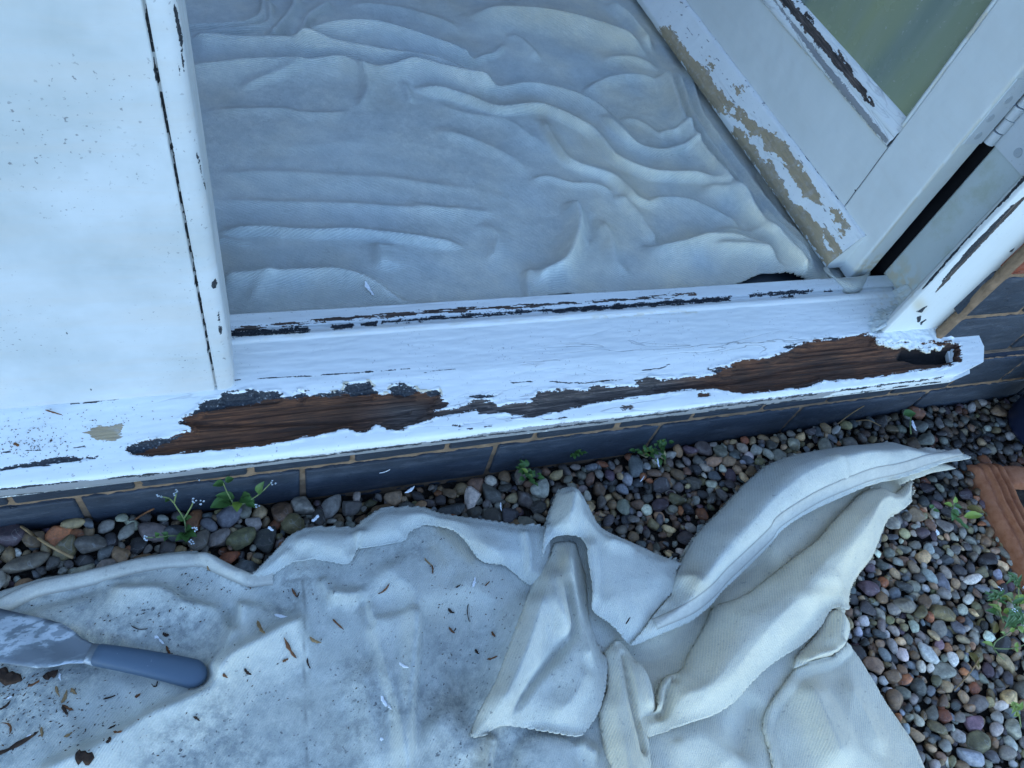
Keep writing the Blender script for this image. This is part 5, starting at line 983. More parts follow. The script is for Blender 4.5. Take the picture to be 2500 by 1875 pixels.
flake((930,1700),(945,1725),12,'upper white paint scrap near the bottom of the vertical crest'); flake((948,1722),(956,1733),8,'lower white paint scrap near the bottom of the vertical crest')
flake((975,1620),(998,1632),10,'white paint scrap left of the vertical crest at mid height'); flake((927,1804),(936,1806),9,'small white paint scrap at the foot of the outdoor cloth')
flake((1154,1435),(1160,1410),9,'white paint smear below the folded flap'); flake((670,1502),(702,1507),9,'pale lilac paint smear on the crest left of the seam')
flake((30,1700),(16,1708),6,'white flake near the left edge under the knife'); flake((145,1645),(149,1662),7,'white flake hanging from the dark clump under the blade'); flake((66,1800),(78,1793),7,'cream flake on the long dark stick')
for (a_, b_, wp, lb) in (((655,1290),(668,1300),9,'white paint flake on the gravel under the left part of the sill'), ((762,1278),(778,1262),12,'white paint flake on the gravel left of the folded flap'), ((988,1208),(1012,1192),9,'white paint flake on the gravel below the middle of the plinth'), ((1220,1230),(1222,1252),5,'thin white flake beside the square dark stone'), ((1602,1122),(1606,1145),8,'white paint flake on the gravel by the small weeds'), ((1560,1180),(1570,1166),5,'smaller white flake below the one by the small weeds'), ((2222,1030),(2232,1056),16,'large white flake lying by the round green leaf'), ((925,1155),(955,1140),3,'curled white paint sliver stuck on the brick plinth')):
    zf = 0.034 if 'plinth' not in lb or 'gravel' in lb else None
    if zf: flake(a_, b_, wp, lb, None, zf, 0.004)
    else:
        q = at_y(940, 1150, -0.0015); o = link('paint_flake', chip_mesh('paint_flake', 0.014, 0.0014, 0.0006, 0.15, 5), M['flake']); o.location = q; o.rotation_euler = (math.pi / 2, -0.5, 0); tag(o, lb, 'paint flake', 'fallen flakes of white paint')
# uncounted fine crumbs
def crumbs(name, sheet, spots, n, label, mats, smin, smax, zf=None):
    V = []; Fq = []; mi = []
    for k in range(n):
        cx_, cy_, sp_ = spots[k % len(spots)]; x = random.gauss(cx_, sp_[0]); y = random.gauss(cy_, sp_[1])
        try: q = sheet.at(x, y) if zf is None else at_z(x, y, zf(x, y))
        except Exception: continue
        L = random.uniform(smin, smax); W = L * random.uniform(0.2, 0.5); a = random.gauss(0.5, 0.6); ca, sa = math.cos(a), math.sin(a); b0 = len(V)
        for (u, v, h) in ((-L, 0, 0), (0, -W, 0.0003), (L, 0, 0), (0, W, 0.0003), (0, 0, 0.0009)): V.append((q[0] + u * ca - v * sa, q[1] + u * sa + v * ca, q[2] + h + 0.0002))
        for i in range(4): Fq.append((b0 + i, b0 + (i + 1) % 4, b0 + 4)); mi.append(random.choice([0, 0, 1, 1, 2]))
    me = npmesh(name, V, Fq, False)
    for m_ in mats: me.materials.append(m_)
    me.polygons.foreach_set('material_index', np.array(mi, np.int32)); o = link(name, me); tag(o, label, 'crumbs', None, 'stuff')
crumbs('wood_crumbs', SO, [(60,1690,(90,50)), (200,1740,(120,50)), (120,1790,(120,40)), (1130,1530,(90,70)), (300,1500,(120,45)), (700,1600,(250,120)), (1150,1480,(120,80)), (40,1670,(50,25)), (500,1420,(60,30)), (1420,1450,(80,80)), (80,1700,(80,60))], 620,
       'fine dark crumbs of rotten wood scattered over the outdoor cloth', [M['wood_dark'], M['wood_dark'], M['wood']], 0.0005, 0.0016)
def sill_z(x, y):
    q = at_z(x, y, 0.182); return float(np.interp(q[1], [-0.036, 0.0367, 0.09], [0.170, 0.1850, 0.1872])) + 0.0004
crumbs('sill_crumbs', None, [(60,1060,(50,30)), (130,1040,(80,30)), (60,1100,(60,15)), (250,1020,(100,25)), (40,1090,(30,12)), (130,1085,(40,12))], 230, 'fine dark crumbs and dirt lying on the left end of the white sill', [M['wood_dark'], M['wood_dark'], M['wood']], 0.0004, 0.0012, sill_z)
place_chip('wood_splinter', None, (112,1003), (152,1015), 4, M['wood'], 'thin brown splinter lying on the left end of the white sill', 'wood splinter', 'wood splinters on the sill', 0.0, 0.0006, zf=0.1840)
place_chip('wood_splinter', None, (36,1084), (48,1090), 9, M['wood'], 'rusty crumb of wood near the left end of the white sill', 'wood splinter', 'wood splinters on the sill', 0.0, 0.0006, zf=0.1790)
# ------------------------------------------------------------------ gravel pebbles
PAL = {'grey': (0.16, 0.155, 0.145), 'dark grey': (0.06, 0.06, 0.062), 'blue grey': (0.12, 0.14, 0.165), 'brown': (0.17, 0.115, 0.075), 'tan': (0.28, 0.22, 0.14), 'purplish': (0.10, 0.07, 0.09), 'pale grey': (0.33, 0.345, 0.33), 'rusty': (0.24, 0.10, 0.05), 'olive': (0.15, 0.14, 0.08), 'white': (0.55, 0.56, 0.54)}
PW = [('grey', .24), ('dark grey', .14), ('blue grey', .12), ('brown', .17), ('tan', .11), ('purplish', .025), ('pale grey', .10), ('rusty', .035), ('olive', .05), ('white', .01)]
bm = bmesh.new(); bmesh.ops.create_icosphere(bm, subdivisions=3, radius=1); ICO = np.array([v.co[:] for v in bm.verts]); ICF = np.array([[v.index for v in f.verts] for f in bm.faces]); bm.free()
bm = bmesh.new(); bmesh.ops.create_icosphere(bm, subdivisions=2, radius=1); ICO2 = np.array([v.co[:] for v in bm.verts]); ICF2 = np.array([[v.index for v in f.verts] for f in bm.faces]); bm.free()
bm = bmesh.new(); bmesh.ops.create_icosphere(bm, subdivisions=1, radius=1); ICO1 = np.array([v.co[:] for v in bm.verts]); ICF1 = np.array([[v.index for v in f.verts] for f in bm.faces]); bm.free()
def pebble_geo(rs, r, ang, flat, elong, base):
    V = base.copy(); s_ = rs.uniform(0, 99)
    V *= (1 + 0.16 * fbm(V[:, 0] * 0.9 + s_, V[:, 1] * 0.9 + V[:, 2] * 0.8 + s_, 2) + 0.10 * perlin(V[:, 2] * 1.3 + s_, V[:, 0] + V[:, 1]))[:, None]
    for _ in range(2 + int(ang * 11)):
        n_ = rs.normal(size=3); n_ /= np.linalg.norm(n_); c_ = rs.uniform(0.5, 0.85); d = V @ n_ - c_; V -= np.outer(np.maximum(d, 0) * 0.92, n_)
    V *= 1 + 0.012 * fbm(V[:, 0] * 7 + s_, V[:, 1] * 7 + V[:, 2] * 6, 2)[:, None]
    return V * np.array([r * elong, r / elong ** 0.5, r * flat])
def rot_e(V, a, b, c):
    ca, sa, cb, sb, cc_, sc_ = math.cos(a), math.sin(a), math.cos(b), math.sin(b), math.cos(c), math.sin(c)
    Rx = np.array([[1, 0, 0], [0, ca, -sa], [0, sa, ca]]); Ry = np.array([[cb, 0, sb], [0, 1, 0], [-sb, 0, cb]]); Rz = np.array([[cc_, -sc_, 0], [sc_, cc_, 0], [0, 0, 1]]); return V @ (Rz @ Ry @ Rx).T
def pcol(cn, rs, n):
    c = np.array(PAL[cn]) * (rs.uniform(0.55, 1.4) if rs.uniform() < 0.8 else rs.uniform(1.4, 2.4)) * (1 + rs.uniform(-0.08, 0.08, 3)) * np.array([1.15, 1.0, 0.80]); return np.tile(np.append(np.clip(c, 0, 1), 1.0), (n, 1))
rs = np.random.RandomState(5); cells = {}; peb = []
def free(x, y, r, k=0.86):
    i, j = int(x / 0.03), int(y / 0.03)
    for a in range(i - 2, i + 3):
        for b in range(j - 2, j + 3):
            for (px_, py_, pr) in cells.get((a, b), ()):
                if (px_ - x) ** 2 + (py_ - y) ** 2 < (k * (pr + r)) ** 2: return False
    return True
def add(x, y, r): cells.setdefault((int(x / 0.03), int(y / 0.03)), []).append((x, y, r)); peb.append((x, y, r, LV))
SPECIAL = [  # traced stones: centre px, long axis px, short axis px, angle deg (picture), colour, label
 ((619,1268),45,38,70,'white','white angular chip of stone under the left part of the sill'), ((145,1307),56,40,-30,'rusty','large glossy rusty stone under the left end of the sill'),
 ((30,1310),64,50,10,'purplish','large dark purple stone at the left edge below the plinth'), ((65,1383),74,32,-3,'grey','long grey oval pebble at the left edge beside the cloth'),
 ((185,1282),44,22,15,'tan','ochre flat pebble touching the plinth near the left edge'), ((260,1285),30,34,0,'pale grey','pale round pebble touching the plinth left of the flowering weed'),
 ((310,1296),44,26,-50,'pale grey','pale grey slanting pebble left of the flowering weed'), ((532,1305),56,38,-10,'pale grey','white veined grey pebble below the big leaved weed'),
 ((586,1308),62,44,-10,'olive','large ochre brown stone below the white chip'), ((716,1272),58,56,0,'olive','large round olive pebble left of the folded flap'),
 ((642,1305),66,50,-60,'dark grey','large dark angular stone left of the round olive pebble'), ((1252,1240),52,44,5,'blue grey','square dark blue grey stone left of the hooded fold'),
 ((1322,1222),42,40,-80,'dark grey','round dark pebble just left of the hooded fold'), ((1257,1197),36,34,0,'tan','tan blocky pebble above the square dark stone'),
 ((1531,1225),46,38,10,'pale grey','pale blue grey pebble in the bare patch right of the hooded fold'), ((1665,1209),52,36,35,'olive','long olive brown pebble left of the big roll of cloth'),
 ((1623,1222),50,40,-30,'purplish','dark angular stone in the middle of the bare patch'), ((1601,1269),30,38,80,'tan','tan oval pebble in the bare patch above the flat sheet'),
 ((1555,1295),28,42,75,'brown','brown oval pebble at the lower edge of the bare patch'), ((1677,1312),44,38,0,'dark grey','round dark pebble tucked against the big roll of cloth'),
 ((1828,1064),30,26,0,'rusty','round orange brown pebble touching the plinth under the rotten sill'), ((1851,1090),34,40,60,'pale grey','pale triangular pebble left of where the big roll begins'),
 ((1790,1115),46,30,20,'tan','yellowish angular stone left of where the big roll begins'), ((2186,1015),38,32,0,'tan','round tan pebble left of the round green leaf'),
 ((2338,1004),34,28,0,'rusty','orange and yellow pebble under the right end of the sill'), ((2395,982),40,30,20,'pale grey','pale pebble against the wall right of the sill end'),
 ((2300,1500),66,44,45,'olive','largest grey green stone in the right hand gravel bed'), ((2272,1592),58,48,60,'pale grey','large pale oval stone in the right hand gravel bed'),
 ((2118,1436),50,46,40,'purplish','purple angular stone touching the right edge of the roll'), ((2372,1462),34,30,0,'white','white knobbly stone near the green weed'),
 ((2376,1413),52,20,12,'white','long white and orange stone near the terracotta planter'), ((2254,1300),44,34,40,'purplish','pinkish purple stone below the cloth tip'),
 ((2315,1162),26,34,70,'pale grey','white oval pebble just below the tip of the cloth'), ((2263,1190),50,40,10,'purplish','dark angular stone left of the planter corner'),
 ((2355,1205),54,34,15,'purplish','dark blue purple block beside the planter'), ((2390,1680),36,34,0,'rusty','round dark red pebble near the bottom right'),
 ((2395,1715),56,34,20,'grey','long grey slab like pebble near the bottom right'), ((2420,1712),28,28,0,'tan','pale tan round pebble touching the long grey one'),
 ((2433,1780),32,32,0,'pale grey','round cream pebble near the bottom right'), ((2390,1810),62,48,20,'olive','large cracked grey green stone at the bottom right'),
 ((2368,1845),60,40,45,'blue grey','large smooth blue grey stone at the bottom edge'), ((2310,1748),40,34,-20,'rusty','dark red angular pebble near the right edge of the cloth'),
 ((2182,1648),46,34,15,'brown','brown oval pebble by the right edge of the cloth'), ((2320,1578),26,26,0,'rusty','small bright rusty stone in the right hand gravel bed'),
 ((2443,1722),36,22,20,'white','white oval pebble near the bottom right edge'), ((2475,1740),44,26,20,'blue grey','deep blue pebble near the bottom right edge'), ((2350,1510),26,20,0,'rusty','orange angular pebble right of the largest stone')]
LV = 9
for sp_ in SPECIAL:
    (cx_, cy_), la, sa_, an, cn, lb = sp_; q = at_z(cx_, cy_, 0.018); add(q[0], q[1], (la + sa_) / 4 * 0.00043 * 1.0)
nsp = len(peb)
PLA = at_z(2374, 1124, 0.034)[:2]; PLB = at_z(2500, 1376, 0.034)[:2]; PLD = (PLB - PLA) / np.hypot(*(PLB - PLA)); PLN = np.array([-PLD[1], PLD[0]]); PLN = PLN if PLN[0] > 0 else -PLN
def in_planter(x, y):
    q = np.array([x, y]) - PLA; return 0.002 < q @ PLD < 0.42 and 0.004 < q @ PLN < 0.298
def gravel_pass(n, r0, r1, lev, k, pw=1.6, reg=(-0.42, 1.25, -0.76, -0.004)):
    global LV
    LV = lev; rad = np.sort(r0 + (r1 - r0) * rs.uniform(0, 1, n) ** pw)[::-1]
    pts = np.stack([rs.uniform(reg[0], reg[1], n), rs.uniform(reg[2], reg[3], n)], -1); d = polysdf(pts, oo, 0.2)
    for (x, y), r, dd in zip(pts, rad, d):
        if dd < -0.022 or y > -r * 0.8 or in_planter(x, y): continue
        u = proj(np.array([x, y, 0.02])); fx = u[0] - 1640; fy = u[1] - 1270
        if lev == 1 and 1500 < u[0] < 1720 and 1235 < u[1] < 1370 and rs.uniform() < 0.75: continue      # the bare soil patch
        if 870 < u[0] < 1080 and u[1] < 1230 and r > 0.008 and lev == 1 and rs.uniform() < 0.8: continue
        if lev == 1 and r > 0.0080 and u[0] > 1300 and rs.uniform() < 0.95: continue
        if free(x, y, r, k): add(x, y, r)
gravel_pass(80000, 0.0040, 0.0125, 1, 0.86, 2.4)
gravel_pass(9000, 0.006, 0.0125, 1, 0.88, 1.6, (-0.85, -0.42, -1.15, -0.004)); gravel_pass(9000, 0.006, 0.0125, 1, 0.88, 1.6, (1.25, 1.68, -1.15, -0.004)); gravel_pass(11000, 0.006, 0.0125, 1, 0.88, 1.6, (-0.42, 1.25, -1.15, -0.76))
main = list(peb); cells.clear(); peb = []
for (x, y, r, l) in main[:nsp]: cells.setdefault((int(x / 0.03), int(y / 0.03)), []).append((x, y, r * 0.7))
gravel_pass(22000, 0.0026, 0.0075, 0, 0.82, 1.5)
under = list(peb)
def words(r, ang, elong, flat):
    sz = 'large' if r > 0.0095 else ('small' if r < 0.0068 else 'medium')
    sh = 'angular' if ang > 0.55 else ('oval' if elong > 1.2 else ('flat' if flat < 0.62 else 'rounded'))
    return sz, sh
def zone(u):
    x, y = u
    if x < 450: return 'under the left end of the sill'
    if x < 850: return 'near the leafy weed by the plinth'
    if x < 1180: return 'between the plinth and the folded flap'
    if x < 1420 and y < 1300: return 'around the point of the hooded fold'
    if x < 1800 and y < 1400: return 'between hooded fold and big roll'
    if y < 1130: return 'between the plinth and the big roll'
    if y < 1380: return 'between cloth tip and terracotta planter'
    if y < 1560: return 'at right, level with the green weed'
    if y < 1720: return 'at right, below the green weed'
    return 'in the bottom right corner'
cand = []
for i, (x, y, r, lev) in enumerate(main):
    u = proj(np.array([x, y, 0.02])); vis = -10 < u[0] < 2510 and -10 < u[1] < 1885 and polysdf(np.array([[x, y]]), oo, 0.2)[0] > -0.004
    cand.append((-(r * 1e3) * (1 if vis else 0) - (1000 if i < nsp else 0), i, u, vis))
cand.sort(key=lambda t: t[0]); single = [c for c in cand if c[3] or c[1] < nsp][:300]; sset = {c[1]: c[2] for c in single}
SV = []; SF = []; SCc = []; off = 0; AUTO = {}
for i, (x, y, r, lev) in enumerate(main + under):
    ang = rs.uniform(0, 1); flat = rs.uniform(0.5, 0.85); elong = rs.uniform(1.0, 1.32); cn = PW[np.searchsorted(np.cumsum([p_[1] for p_ in PW]), rs.uniform(0, 0.9999) * 0.998)][0]
    rz = rs.uniform(0, math.pi); lb = None
    if i < nsp:
        sp_ = SPECIAL[i]; elong = math.sqrt(sp_[1] / sp_[2]) if sp_[1] > sp_[2] else 1.0; rz = -math.radians(sp_[3]) + 0.3; cn = sp_[4]; lb = sp_[5]; ang = 0.8 if ('angular' in lb or 'square' in lb or 'block' in lb) else 0.3; r *= 1.1
    big = i in sset; far = x < -0.42 or x > 1.25 or y < -0.76; V = pebble_geo(rs, r * 1.10, ang, flat * rs.uniform(0.8, 1.15), elong * rs.uniform(0.95, 1.15), ICO if (big and r > 0.009) else (ICO1 if far else ICO2)); Fc = ICF if len(V) == len(ICO) else (ICF1 if len(V) == len(ICO1) else ICF2)
    V = rot_e(V, rs.normal(0, 0.22), rs.normal(0, 0.22), rz)
    z = float(ground_z(x, y)) + (0.010 if i < len(main) else 0.0035) + r * flat * 0.35 + rs.uniform(-0.002, 0.003)
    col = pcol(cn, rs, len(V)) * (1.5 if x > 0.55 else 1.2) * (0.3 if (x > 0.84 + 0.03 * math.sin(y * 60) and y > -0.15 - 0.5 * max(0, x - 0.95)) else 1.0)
    if lev != 9 and rs.uniform() < 0.18: col[:, :3] = col[:, :3] * (1 + 0.5 * (fbm(V[:, 0] * 120, V[:, 1] * 120 + V[:, 2] * 100, 2) > 0.1))[:, None]
    if i < len(main) and big:
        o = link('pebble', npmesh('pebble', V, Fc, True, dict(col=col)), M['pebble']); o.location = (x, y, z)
        if lb is None: sz, sh = words(r, ang, elong, flat); lb = '%s %s %s pebble %s' % (sz, cn, sh, zone(sset[i])); AUTO.setdefault(lb, []).append((float(sset[i][0]), float(sset[i][1]), o))
        tag(o, lb, 'pebble', 'pebbles of the gravel bed')
    else:
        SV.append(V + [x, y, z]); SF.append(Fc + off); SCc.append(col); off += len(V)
ORD = ['second', 'third', 'fourth', 'fifth', 'sixth', 'seventh', 'eighth']
for lb, lst in AUTO.items():
    if len(lst) > 1:
        lst.sort(key=lambda t: t[0])
        for k, (x, y, o) in enumerate(lst): o['label'] = ('leftmost' if k == 0 else 'rightmost' if k == len(lst) - 1 else ORD[k - 1] + ' from left') + ' ' + lb
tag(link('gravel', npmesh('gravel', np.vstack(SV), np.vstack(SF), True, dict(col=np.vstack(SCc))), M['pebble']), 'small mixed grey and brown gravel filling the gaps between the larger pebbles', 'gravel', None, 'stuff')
# ------------------------------------------------------------------ terracotta planter and navy pot
zt = 0.034; P0 = at_z(2374, 1124, zt); P1 = at_z(2500, 1376, zt); ax = (P1 - P0)[:2]; ax /= np.hypot(*ax); nr = np.array([-ax[1], ax[0]])   # nr points to the inside (right)
if nr[0] < 0: nr = -nr
plant = empty('planter', (float(P0[0]), float(P0[1]), 0.01), 'terracotta trough planter with ribs running along its thick rim', 'planter')
sec = [(-0.003, 0.004), (-0.002, 0.045), (-0.0005, 0.060), (0.003, 0.067), (0.009, 0.070)]
for k in range(3):
    o_ = 0.013 + k * 0.0125
    sec += [(o_ + 0.0005, 0.0672), (o_ + 0.0030, 0.0690), (o_ + 0.0055, 0.0745), (o_ + 0.0080, 0.0745), (o_ + 0.0105, 0.0690)]
sec += [(0.0525, 0.0690), (0.0545, 0.060), (0.0545, 0.012)]
sec = smooth_line(np.array(sec), 3)
def ext(sec_, org, a_, n_, l0, l1, name, st=0.004, round0=True):
    ls = np.arange(l0, l1, st); V = []
    for l_ in ls:
        e_ = max(0, 1 - (l_ - l0) / 0.014); drop = 0.010 * e_ * e_
        for (u, z) in sec_:
            p_ = org + a_ * l_ + n_ * (u + 0.0012 * math.sin(l_ * 60)); z = z - 0.038 if z > 0.045 else z * 0.1; V.append((p_[0], p_[1], max(0.0, z - drop * (z > 0.02)) + 0.0004 * math.sin(l_ * 170)))
    b0 = len(V)
    Fq = gridfaces(len(ls), len(sec_)).tolist(); me = npmesh(name, V, Fq, True); o = link(name, me, M['terra'], plant)
    bm = bmesh.new(); bm.faces.new([bm.verts.new(Vector(V[k])) for k in range(len(sec_))]); bmobj('end_wall', bm, M['terra'], plant); return o
ext(sec, P0[:2], ax, nr, 0.0, 0.42, 'ribbed_rim')
flat_ = [(0.0, 0.004), (0.0, 0.058), (0.002, 0.0625), (0.006, 0.064), (0.030, 0.064), (0.034, 0.0625), (0.036, 0.058), (0.036, 0.012)]
ext(flat_, P0[:2] + ax * 0.001, nr, ax, 0.054, 0.26, 'side_rim'); ext(flat_, P0[:2] + ax * 0.38, nr, ax, 0.054, 0.26, 'side_rim')
sm = at_z(2480, 1300, 0.045)[:2]; bm = bmesh.new()
qs = [P0[:2] + ax * 0.03 + nr * 0.05, P0[:2] + ax * 0.40 + nr * 0.05, P0[:2] + ax * 0.40 + nr * 0.27, P0[:2] + ax * 0.03 + nr * 0.27]
bm.faces.new([bm.verts.new((q[0], q[1], 0.013)) for q in qs]); bmobj('soil', bm, M['soil'], plant)
bm = bmesh.new(); q0, q1 = P0[:2] + nr * 0.255, P0[:2] + nr * 0.29
addbox(bm, (0, 0.255, 0.001), (0.42, 0.30, 0.034), lambda c: Vector((P0[0] + ax[0] * c.x + nr[0] * c.y, P0[1] + ax[1] * c.x + nr[1] * c.y, c.z))); bmobj('far_rim', bm, M['terra'], plant, False, 0.003)
pc = at_z(2533, 1052, 0.028); bm = bmesh.new(); rings = []
for (r_, z_) in ((0.0, 0.071), (0.046, 0.071), (0.050, 0.073), (0.052, 0.080), (0.058, 0.12), (0.066, 0.185), (0.070, 0.19), (0.070, 0.205), (0.064, 0.205), (0.058, 0.19), (0.0, 0.188)):
    rings.append([bm.verts.new((pc[0] + max(r_, 1e-4) * math.cos(2 * math.pi * k / 48), pc[1] + max(r_, 1e-4) * math.sin(2 * math.pi * k / 48), z_)) for k in range(48)])
for A, B in zip(rings[:-1], rings[1:]):
    for k in range(48): bm.faces.new((A[k], A[(k + 1) % 48], B[(k + 1) % 48], B[k]))
for v in bm.verts: v.co.z -= 0.045
tag(bmobj('flower_pot', bm, M['navy'], None, True), 'dark navy round pot standing on the corner of the terracotta planter', 'flower pot')
# ------------------------------------------------------------------ weeds
def leaf_bm(bm, base, dirv, L, W, curl=0.4, n=7, tip=0.5):
    base = Vector(base); d = Vector(dirv).normalized(); up = Vector((0, 0, 1)); sd_v = d.cross(up).normalized(); nn = sd_v.cross(d).normalized(); rows = []
    for i in range(n + 1):
        t = i / n; w = W * (math.sin(math.pi * min(1, t ** 0.75 * 0.96 + 0.04)) ** 0.9) * (1 if t < 0.97 else 0.2) + W * 0.03
        c_ = base + d * (L * t) + nn * (L * curl * (t * 0.8 - t * t)); rows.append([bm.verts.new(c_ + sd_v * (w * 0.5 * s) + nn * (abs(s) * w * 0.16)) for s in (-1, -0.5, 0, 0.5, 1)])
    for A, B in zip(rows[:-1], rows[1:]):
        for k in range(4): bm.faces.new((A[k], A[k + 1], B[k + 1], B[k]))
def weed(root_px, zr, label, stems=(), leaves=(), flowers=(), group=None, leafmat='leaf'):
    """stems: [(px,z), ...] chains; leaves: (px, z, towards px, z, width m, curl, mat); flowers: (px, z)"""
    r_ = at_z(*root_px, zr); root = empty('weed', tuple(float(v) for v in r_), label, 'weed', group)
    for ch in stems:
        bm = bmesh.new(); pts = smooth_line(np.array([at_z(*p_, z_) for p_, z_ in ch]), 4); tube(bm, pts, [0.0010 * (1 - 0.5 * i / len(pts)) for i in range(len(pts))], 6); bmobj('stem', bm, M['stem'], root, True)
    for (p_, z_, q_, z2_, w_, cu, mt) in leaves:
        a = at_z(*p_, z_); b = at_z(*q_, z2_); bm = bmesh.new(); leaf_bm(bm, a, b - a, float(np.linalg.norm(b - a)) * 0.88, w_ * 0.85, cu); bmobj('leaf', bm, M[mt or leafmat], root, True)
    for (p_, z_) in flowers:
        c_ = at_z(*p_, z_); bm = bmesh.new()
        for k in range(6):
            a = random.uniform(0, 6.28); rr = random.uniform(0.001, 0.0032); v = Vector((c_[0] + rr * math.cos(a), c_[1] + rr * math.sin(a), c_[2] + random.uniform(-0.002, 0.002)))
            for j in range(4):
                b_ = a + j * 1.57; leaf_bm(bm, v, (math.cos(b_), math.sin(b_), 0.5), 0.0013, 0.0010, 0.2, 3)
        bmobj('flower', bm, M['petal'], root, False)
    return root
weed((580,1235), 0.015, 'low broad leaved weed with green oval leaves growing against the brick plinth under the sill',
 [[((575,1240),0.02),((556,1205),0.05),((545,1180),0.075)], [((580,1238),0.02),((620,1215),0.04),((640,1200),0.055),((662,1178),0.07)], [((560,1235),0.02),((600,1228),0.03),((628,1232),0.035)]],
 [((565,1222),0.03,(505,1240),0.032,0.019,0.5,None), ((572,1215),0.035,(520,1208),0.045,0.012,0.4,None), ((585,1220),0.03,(625,1222),0.04,0.014,0.5,None), ((580,1225),0.03,(578,1252),0.034,0.012,0.3,'leaf_y'), ((548,1180),0.07,(515,1186),0.072,0.010,0.5,None), ((550,1176),0.075,(574,1166),0.075,0.009,0.4,None), ((630,1205),0.05,(645,1172),0.068,0.011,0.4,None), ((560,1228),0.03,(530,1222),0.05,0.011,0.5,None), ((590,1215),0.035,(612,1206),0.05,0.011,0.5,None), ((600,1228),0.032,(632,1240),0.036,0.009,0.3,None)],
 [((668,1180),0.07), ((628,1236),0.036), ((484,1167),0.075)])
weed((455,1300), 0.012, 'spindly weed with tiny white flowers standing on the gravel beside the cloth hem',
 [[((455,1310),0.015),((450,1270),0.035),((432,1240),0.06),((415,1218),0.08),((392,1212),0.09)], [((448,1268),0.036),((465,1240),0.06),((472,1225),0.075)], [((425,1228),0.07),((430,1205),0.09)], [((450,1308),0.016),((415,1308),0.03),((380,1312),0.045),((358,1312),0.05)]],
 [((450,1268),0.036,(428,1262),0.04,0.009,0.3,None), ((452,1266),0.036,(470,1262),0.042,0.008,0.3,None), ((455,1300),0.02,(468,1285),0.04,0.014,0.4,None), ((455,1300),0.02,(482,1310),0.03,0.012,0.4,None), ((455,1305),0.02,(425,1322),0.03,0.011,0.3,None), ((455,1303),0.02,(455,1325),0.03,0.013,0.3,None), ((410,1308),0.03,(392,1300),0.038,0.007,0.3,None), ((385,1310),0.04,(378,1298),0.05,0.006,0.3,None), ((410,1308),0.03,(400,1322),0.038,0.006,0.3,None), ((413,1220),0.08,(402,1226),0.085,0.006,0.3,None)],
 [((390,1212),0.09), ((431,1203),0.09), ((474,1222),0.076), ((356,1315),0.05), ((475,1292),0.05), ((468,1325),0.03), ((492,1228),0.05)])
def tuft(c_, rad, n, z, label, mat='leaf', sz=(0.006, 0.011)):
    r_ = at_z(*c_, z); root = empty('weed', tuple(float(v) for v in r_), label, 'weed', 'small weeds in the gravel'); 
    for k in range(n):
        a = random.uniform(0, 6.28); rr = abs(random.gauss(0, 0.5)) * rad * 0.00043; b = Vector((r_[0] + rr * math.cos(a), r_[1] + rr * math.sin(a), z + random.uniform(0.0, 0.012)))
        bm = bmesh.new(); L = random.uniform(*sz); a2 = a + random.uniform(-0.8, 0.8)
        leaf_bm(bm, b, (math.cos(a2), math.sin(a2), random.uniform(0.1, 0.8)), L, L * random.uniform(0.5, 0.75), 0.4, 5); bmobj('leaf', bm, M[mat if random.random() > 0.2 else 'leaf_y'], root, True)
tuft((1280,1155), 34, 18, 0.012, 'small green weed at the foot of the plinth, left of the open joint'); tuft((1300,1172), 30, 10, 0.012, 'sparse little green sprout just below the first small weed')
tuft((1398,1108), 30, 16, 0.016, 'small green weed sprouting at the open brick joint'); tuft((1568,1110), 26, 15, 0.016, 'left one of two close green weeds at the plinth, below the grey bare wood')
tuft((1607,1098), 40, 26, 0.016, 'right and larger one of two close green weeds at the plinth')
weed((2226,1020), 0.02, 'single round green leaf on a thin stalk in front of the plinth', [[((2224,1060),0.022),((2222,1035),0.03),((2225,1015),0.036)]], [((2206,1012),0.034,(2240,1008),0.038,0.016,0.1,None)])
weed((2325,1240), 0.02, 'green weed with fleshy oval leaves left of the terracotta planter', [[((2325,1245),0.02),((2330,1225),0.035)]],
 [((2325,1235),0.03,(2302,1228),0.03,0.009,0.3,'leaf_y'), ((2330,1228),0.034,(2334,1210),0.04,0.008,0.3,'leaf_y'), ((2330,1235),0.03,(2352,1240),0.032,0.009,0.3,None), ((2325,1245),0.03,(2345,1262),0.03,0.011,0.3,None), ((2328,1245),0.028,(2325,1275),0.028,0.011,0.3,None), ((2270,1240),0.026,(2282,1232),0.03,0.007,0.3,None), ((2278,1245),0.026,(2296,1250),0.03,0.007,0.3,None), ((2330,1265),0.026,(2360,1285),0.026,0.010,0.2,None), ((2345,1280),0.026,(2370,1292),0.026,0.008,0.2,None)])
def loose_leaf(a_, b_, z, w_, mt, label):
    a = at_z(*a_, z); b = at_z(*b_, z + 0.004); bm = bmesh.new(); leaf_bm(bm, a, b - a, float(np.linalg.norm(b - a)), w_, 0.4); tag(bmobj('fallen_leaf', bm, M[mt], None, True), label, 'leaf', 'leaves lying on the gravel')
loose_leaf((2354,1262),(2402,1256),0.034,0.011,'leaf_y','bright yellow green leaf lying beside the terracotta planter'); loose_leaf((2360,1240),(2408,1252),0.034,0.011,'leaf_dead','olive brown leaf just above the bright yellow green one')
loose_leaf((2365,1592),(2392,1630),0.034,0.010,'leaf_dead','yellow brown pointed leaf on the right hand gravel'); loose_leaf((2425,1545),(2435,1520),0.034,0.007,'leaf_dead','withered brown leaf hanging under the green weed')
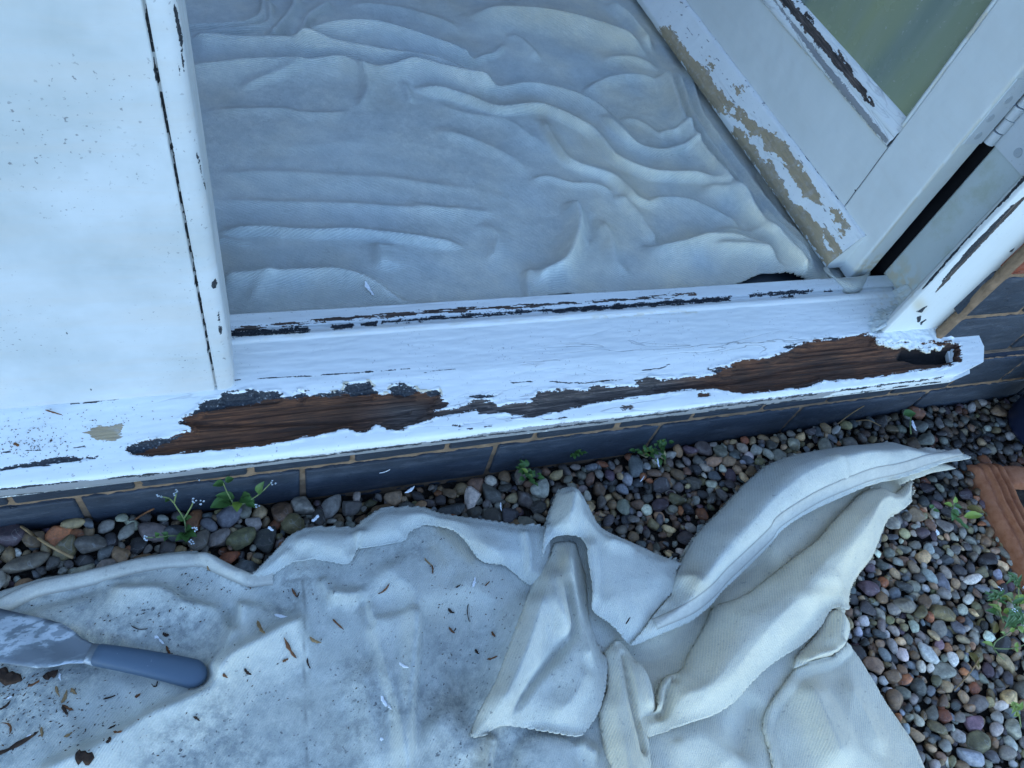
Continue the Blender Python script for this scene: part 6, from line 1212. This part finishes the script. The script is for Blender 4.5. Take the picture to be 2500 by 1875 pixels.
weed((2460,1530), 0.018, 'largest leafy green weed, at the right edge of the picture below the planter',
 [[((2450,1520),0.02),((2440,1490),0.04),((2436,1465),0.055)], [((2485,1480),0.03),((2487,1440),0.07),((2484,1415),0.09)], [((2470,1540),0.02),((2500,1530),0.03)]],
 [((2440,1500),0.035,(2405,1488),0.045,0.012,0.4,None), ((2445,1492),0.04,(2412,1472),0.05,0.009,0.4,'leaf_y'), ((2445,1505),0.03,(2468,1525),0.03,0.009,0.3,None), ((2450,1495),0.035,(2480,1490),0.04,0.010,0.3,'leaf_y'), ((2470,1470),0.03,(2445,1455),0.05,0.016,0.3,'leaf_y'), ((2475,1465),0.04,(2455,1448),0.055,0.014,0.3,None), ((2480,1470),0.04,(2505,1450),0.05,0.014,0.3,'leaf_y'), ((2490,1500),0.04,(2510,1520),0.04,0.014,0.3,None), ((2485,1530),0.03,(2500,1548),0.03,0.012,0.3,'leaf_y')]
 + [((2430 + random.uniform(-6, 18), 1458 + random.uniform(-12, 14)), 0.055, (2430 + random.uniform(-30, 40), 1452 + random.uniform(-24, 26)), 0.06, 0.005, 0.3, None) for _ in range(14)]
 + [((2482 + random.uniform(-10, 12), 1418 + random.uniform(-14, 14)), 0.085, (2482 + random.uniform(-28, 26), 1414 + random.uniform(-26, 24)), 0.09, 0.005, 0.3, None) for _ in range(16)]
 + [((2485 + random.uniform(-20, 20), 1500 + random.uniform(-30, 30)), 0.05, (2485 + random.uniform(-40, 34), 1500 + random.uniform(-45, 45)), 0.055, 0.007, 0.3, None) for _ in range(22)],
 [((2478,1490),0.06), ((2440,1436),0.065), ((2500,1435),0.08)])
weed((2425,1580), 0.02, 'uprooted pale stemmed sprout lying on the right hand gravel',
 [[((2424,1580),0.028),((2432,1565),0.034),((2452,1552),0.036),((2468,1540),0.036)], [((2425,1582),0.028),((2450,1584),0.034),((2480,1582),0.036),((2500,1574),0.036)], [((2426,1584),0.028),((2440,1600),0.03),((2452,1610),0.028)]],
 [((2424,1575),0.03,(2395,1566),0.034,0.007,0.3,'leaf_y'), ((2455,1550),0.034,(2442,1542),0.04,0.006,0.3,'leaf_y'), ((2478,1582),0.036,(2485,1594),0.036,0.007,0.3,'leaf_y'), ((2478,1580),0.036,(2486,1566),0.038,0.006,0.3,'leaf_y'), ((2466,1542),0.036,(2478,1530),0.04,0.006,0.3,'leaf_y')])
weed((2490,1765), 0.02, 'small pale sprout near the bottom right edge of the picture',
 [[((2492,1775),0.022),((2488,1745),0.04),((2480,1725),0.05)]],
 [((2484 + random.uniform(-8, 8), 1728 + random.uniform(-12, 14)), 0.045, (2484 + random.uniform(-20, 20), 1728 + random.uniform(-22, 22)), 0.05, 0.006, 0.3, 'leaf_y') for _ in range(11)])
def twig(pts, r, label, mat='wood_pale'):
    bm = bmesh.new(); tube(bm, smooth_line(np.array([at_z(*p_, z_) for p_, z_ in pts]), 4), r, 6); tag(bmobj('twig', bm, M[mat], None, True), label, 'twig', 'dry twigs on the gravel')
twig([((52,1285),0.036),((110,1325),0.038),((178,1362),0.034)], 0.0017, 'straight straw coloured stalk on the gravel at the left'); twig([((330,1268),0.036),((350,1255),0.04),((375,1242),0.05)], 0.001, 'thin brown twig leaning on the plinth left of the weeds', 'wood')
twig([((2045,1035),0.034),((2075,1012),0.038),((2110,990),0.05)], 0.0009, 'thin twig leaning on the plinth near the right end'); twig([((2330,1685),0.034),((2370,1640),0.036),((2392,1605),0.04)], 0.0008, 'thin straw pointing at the yellow brown leaf'); twig([((2090,1028),0.034),((2120,1026),0.038),((2150,1040),0.036)], 0.0008, 'curved thin root on the gravel under the right end of the sill')
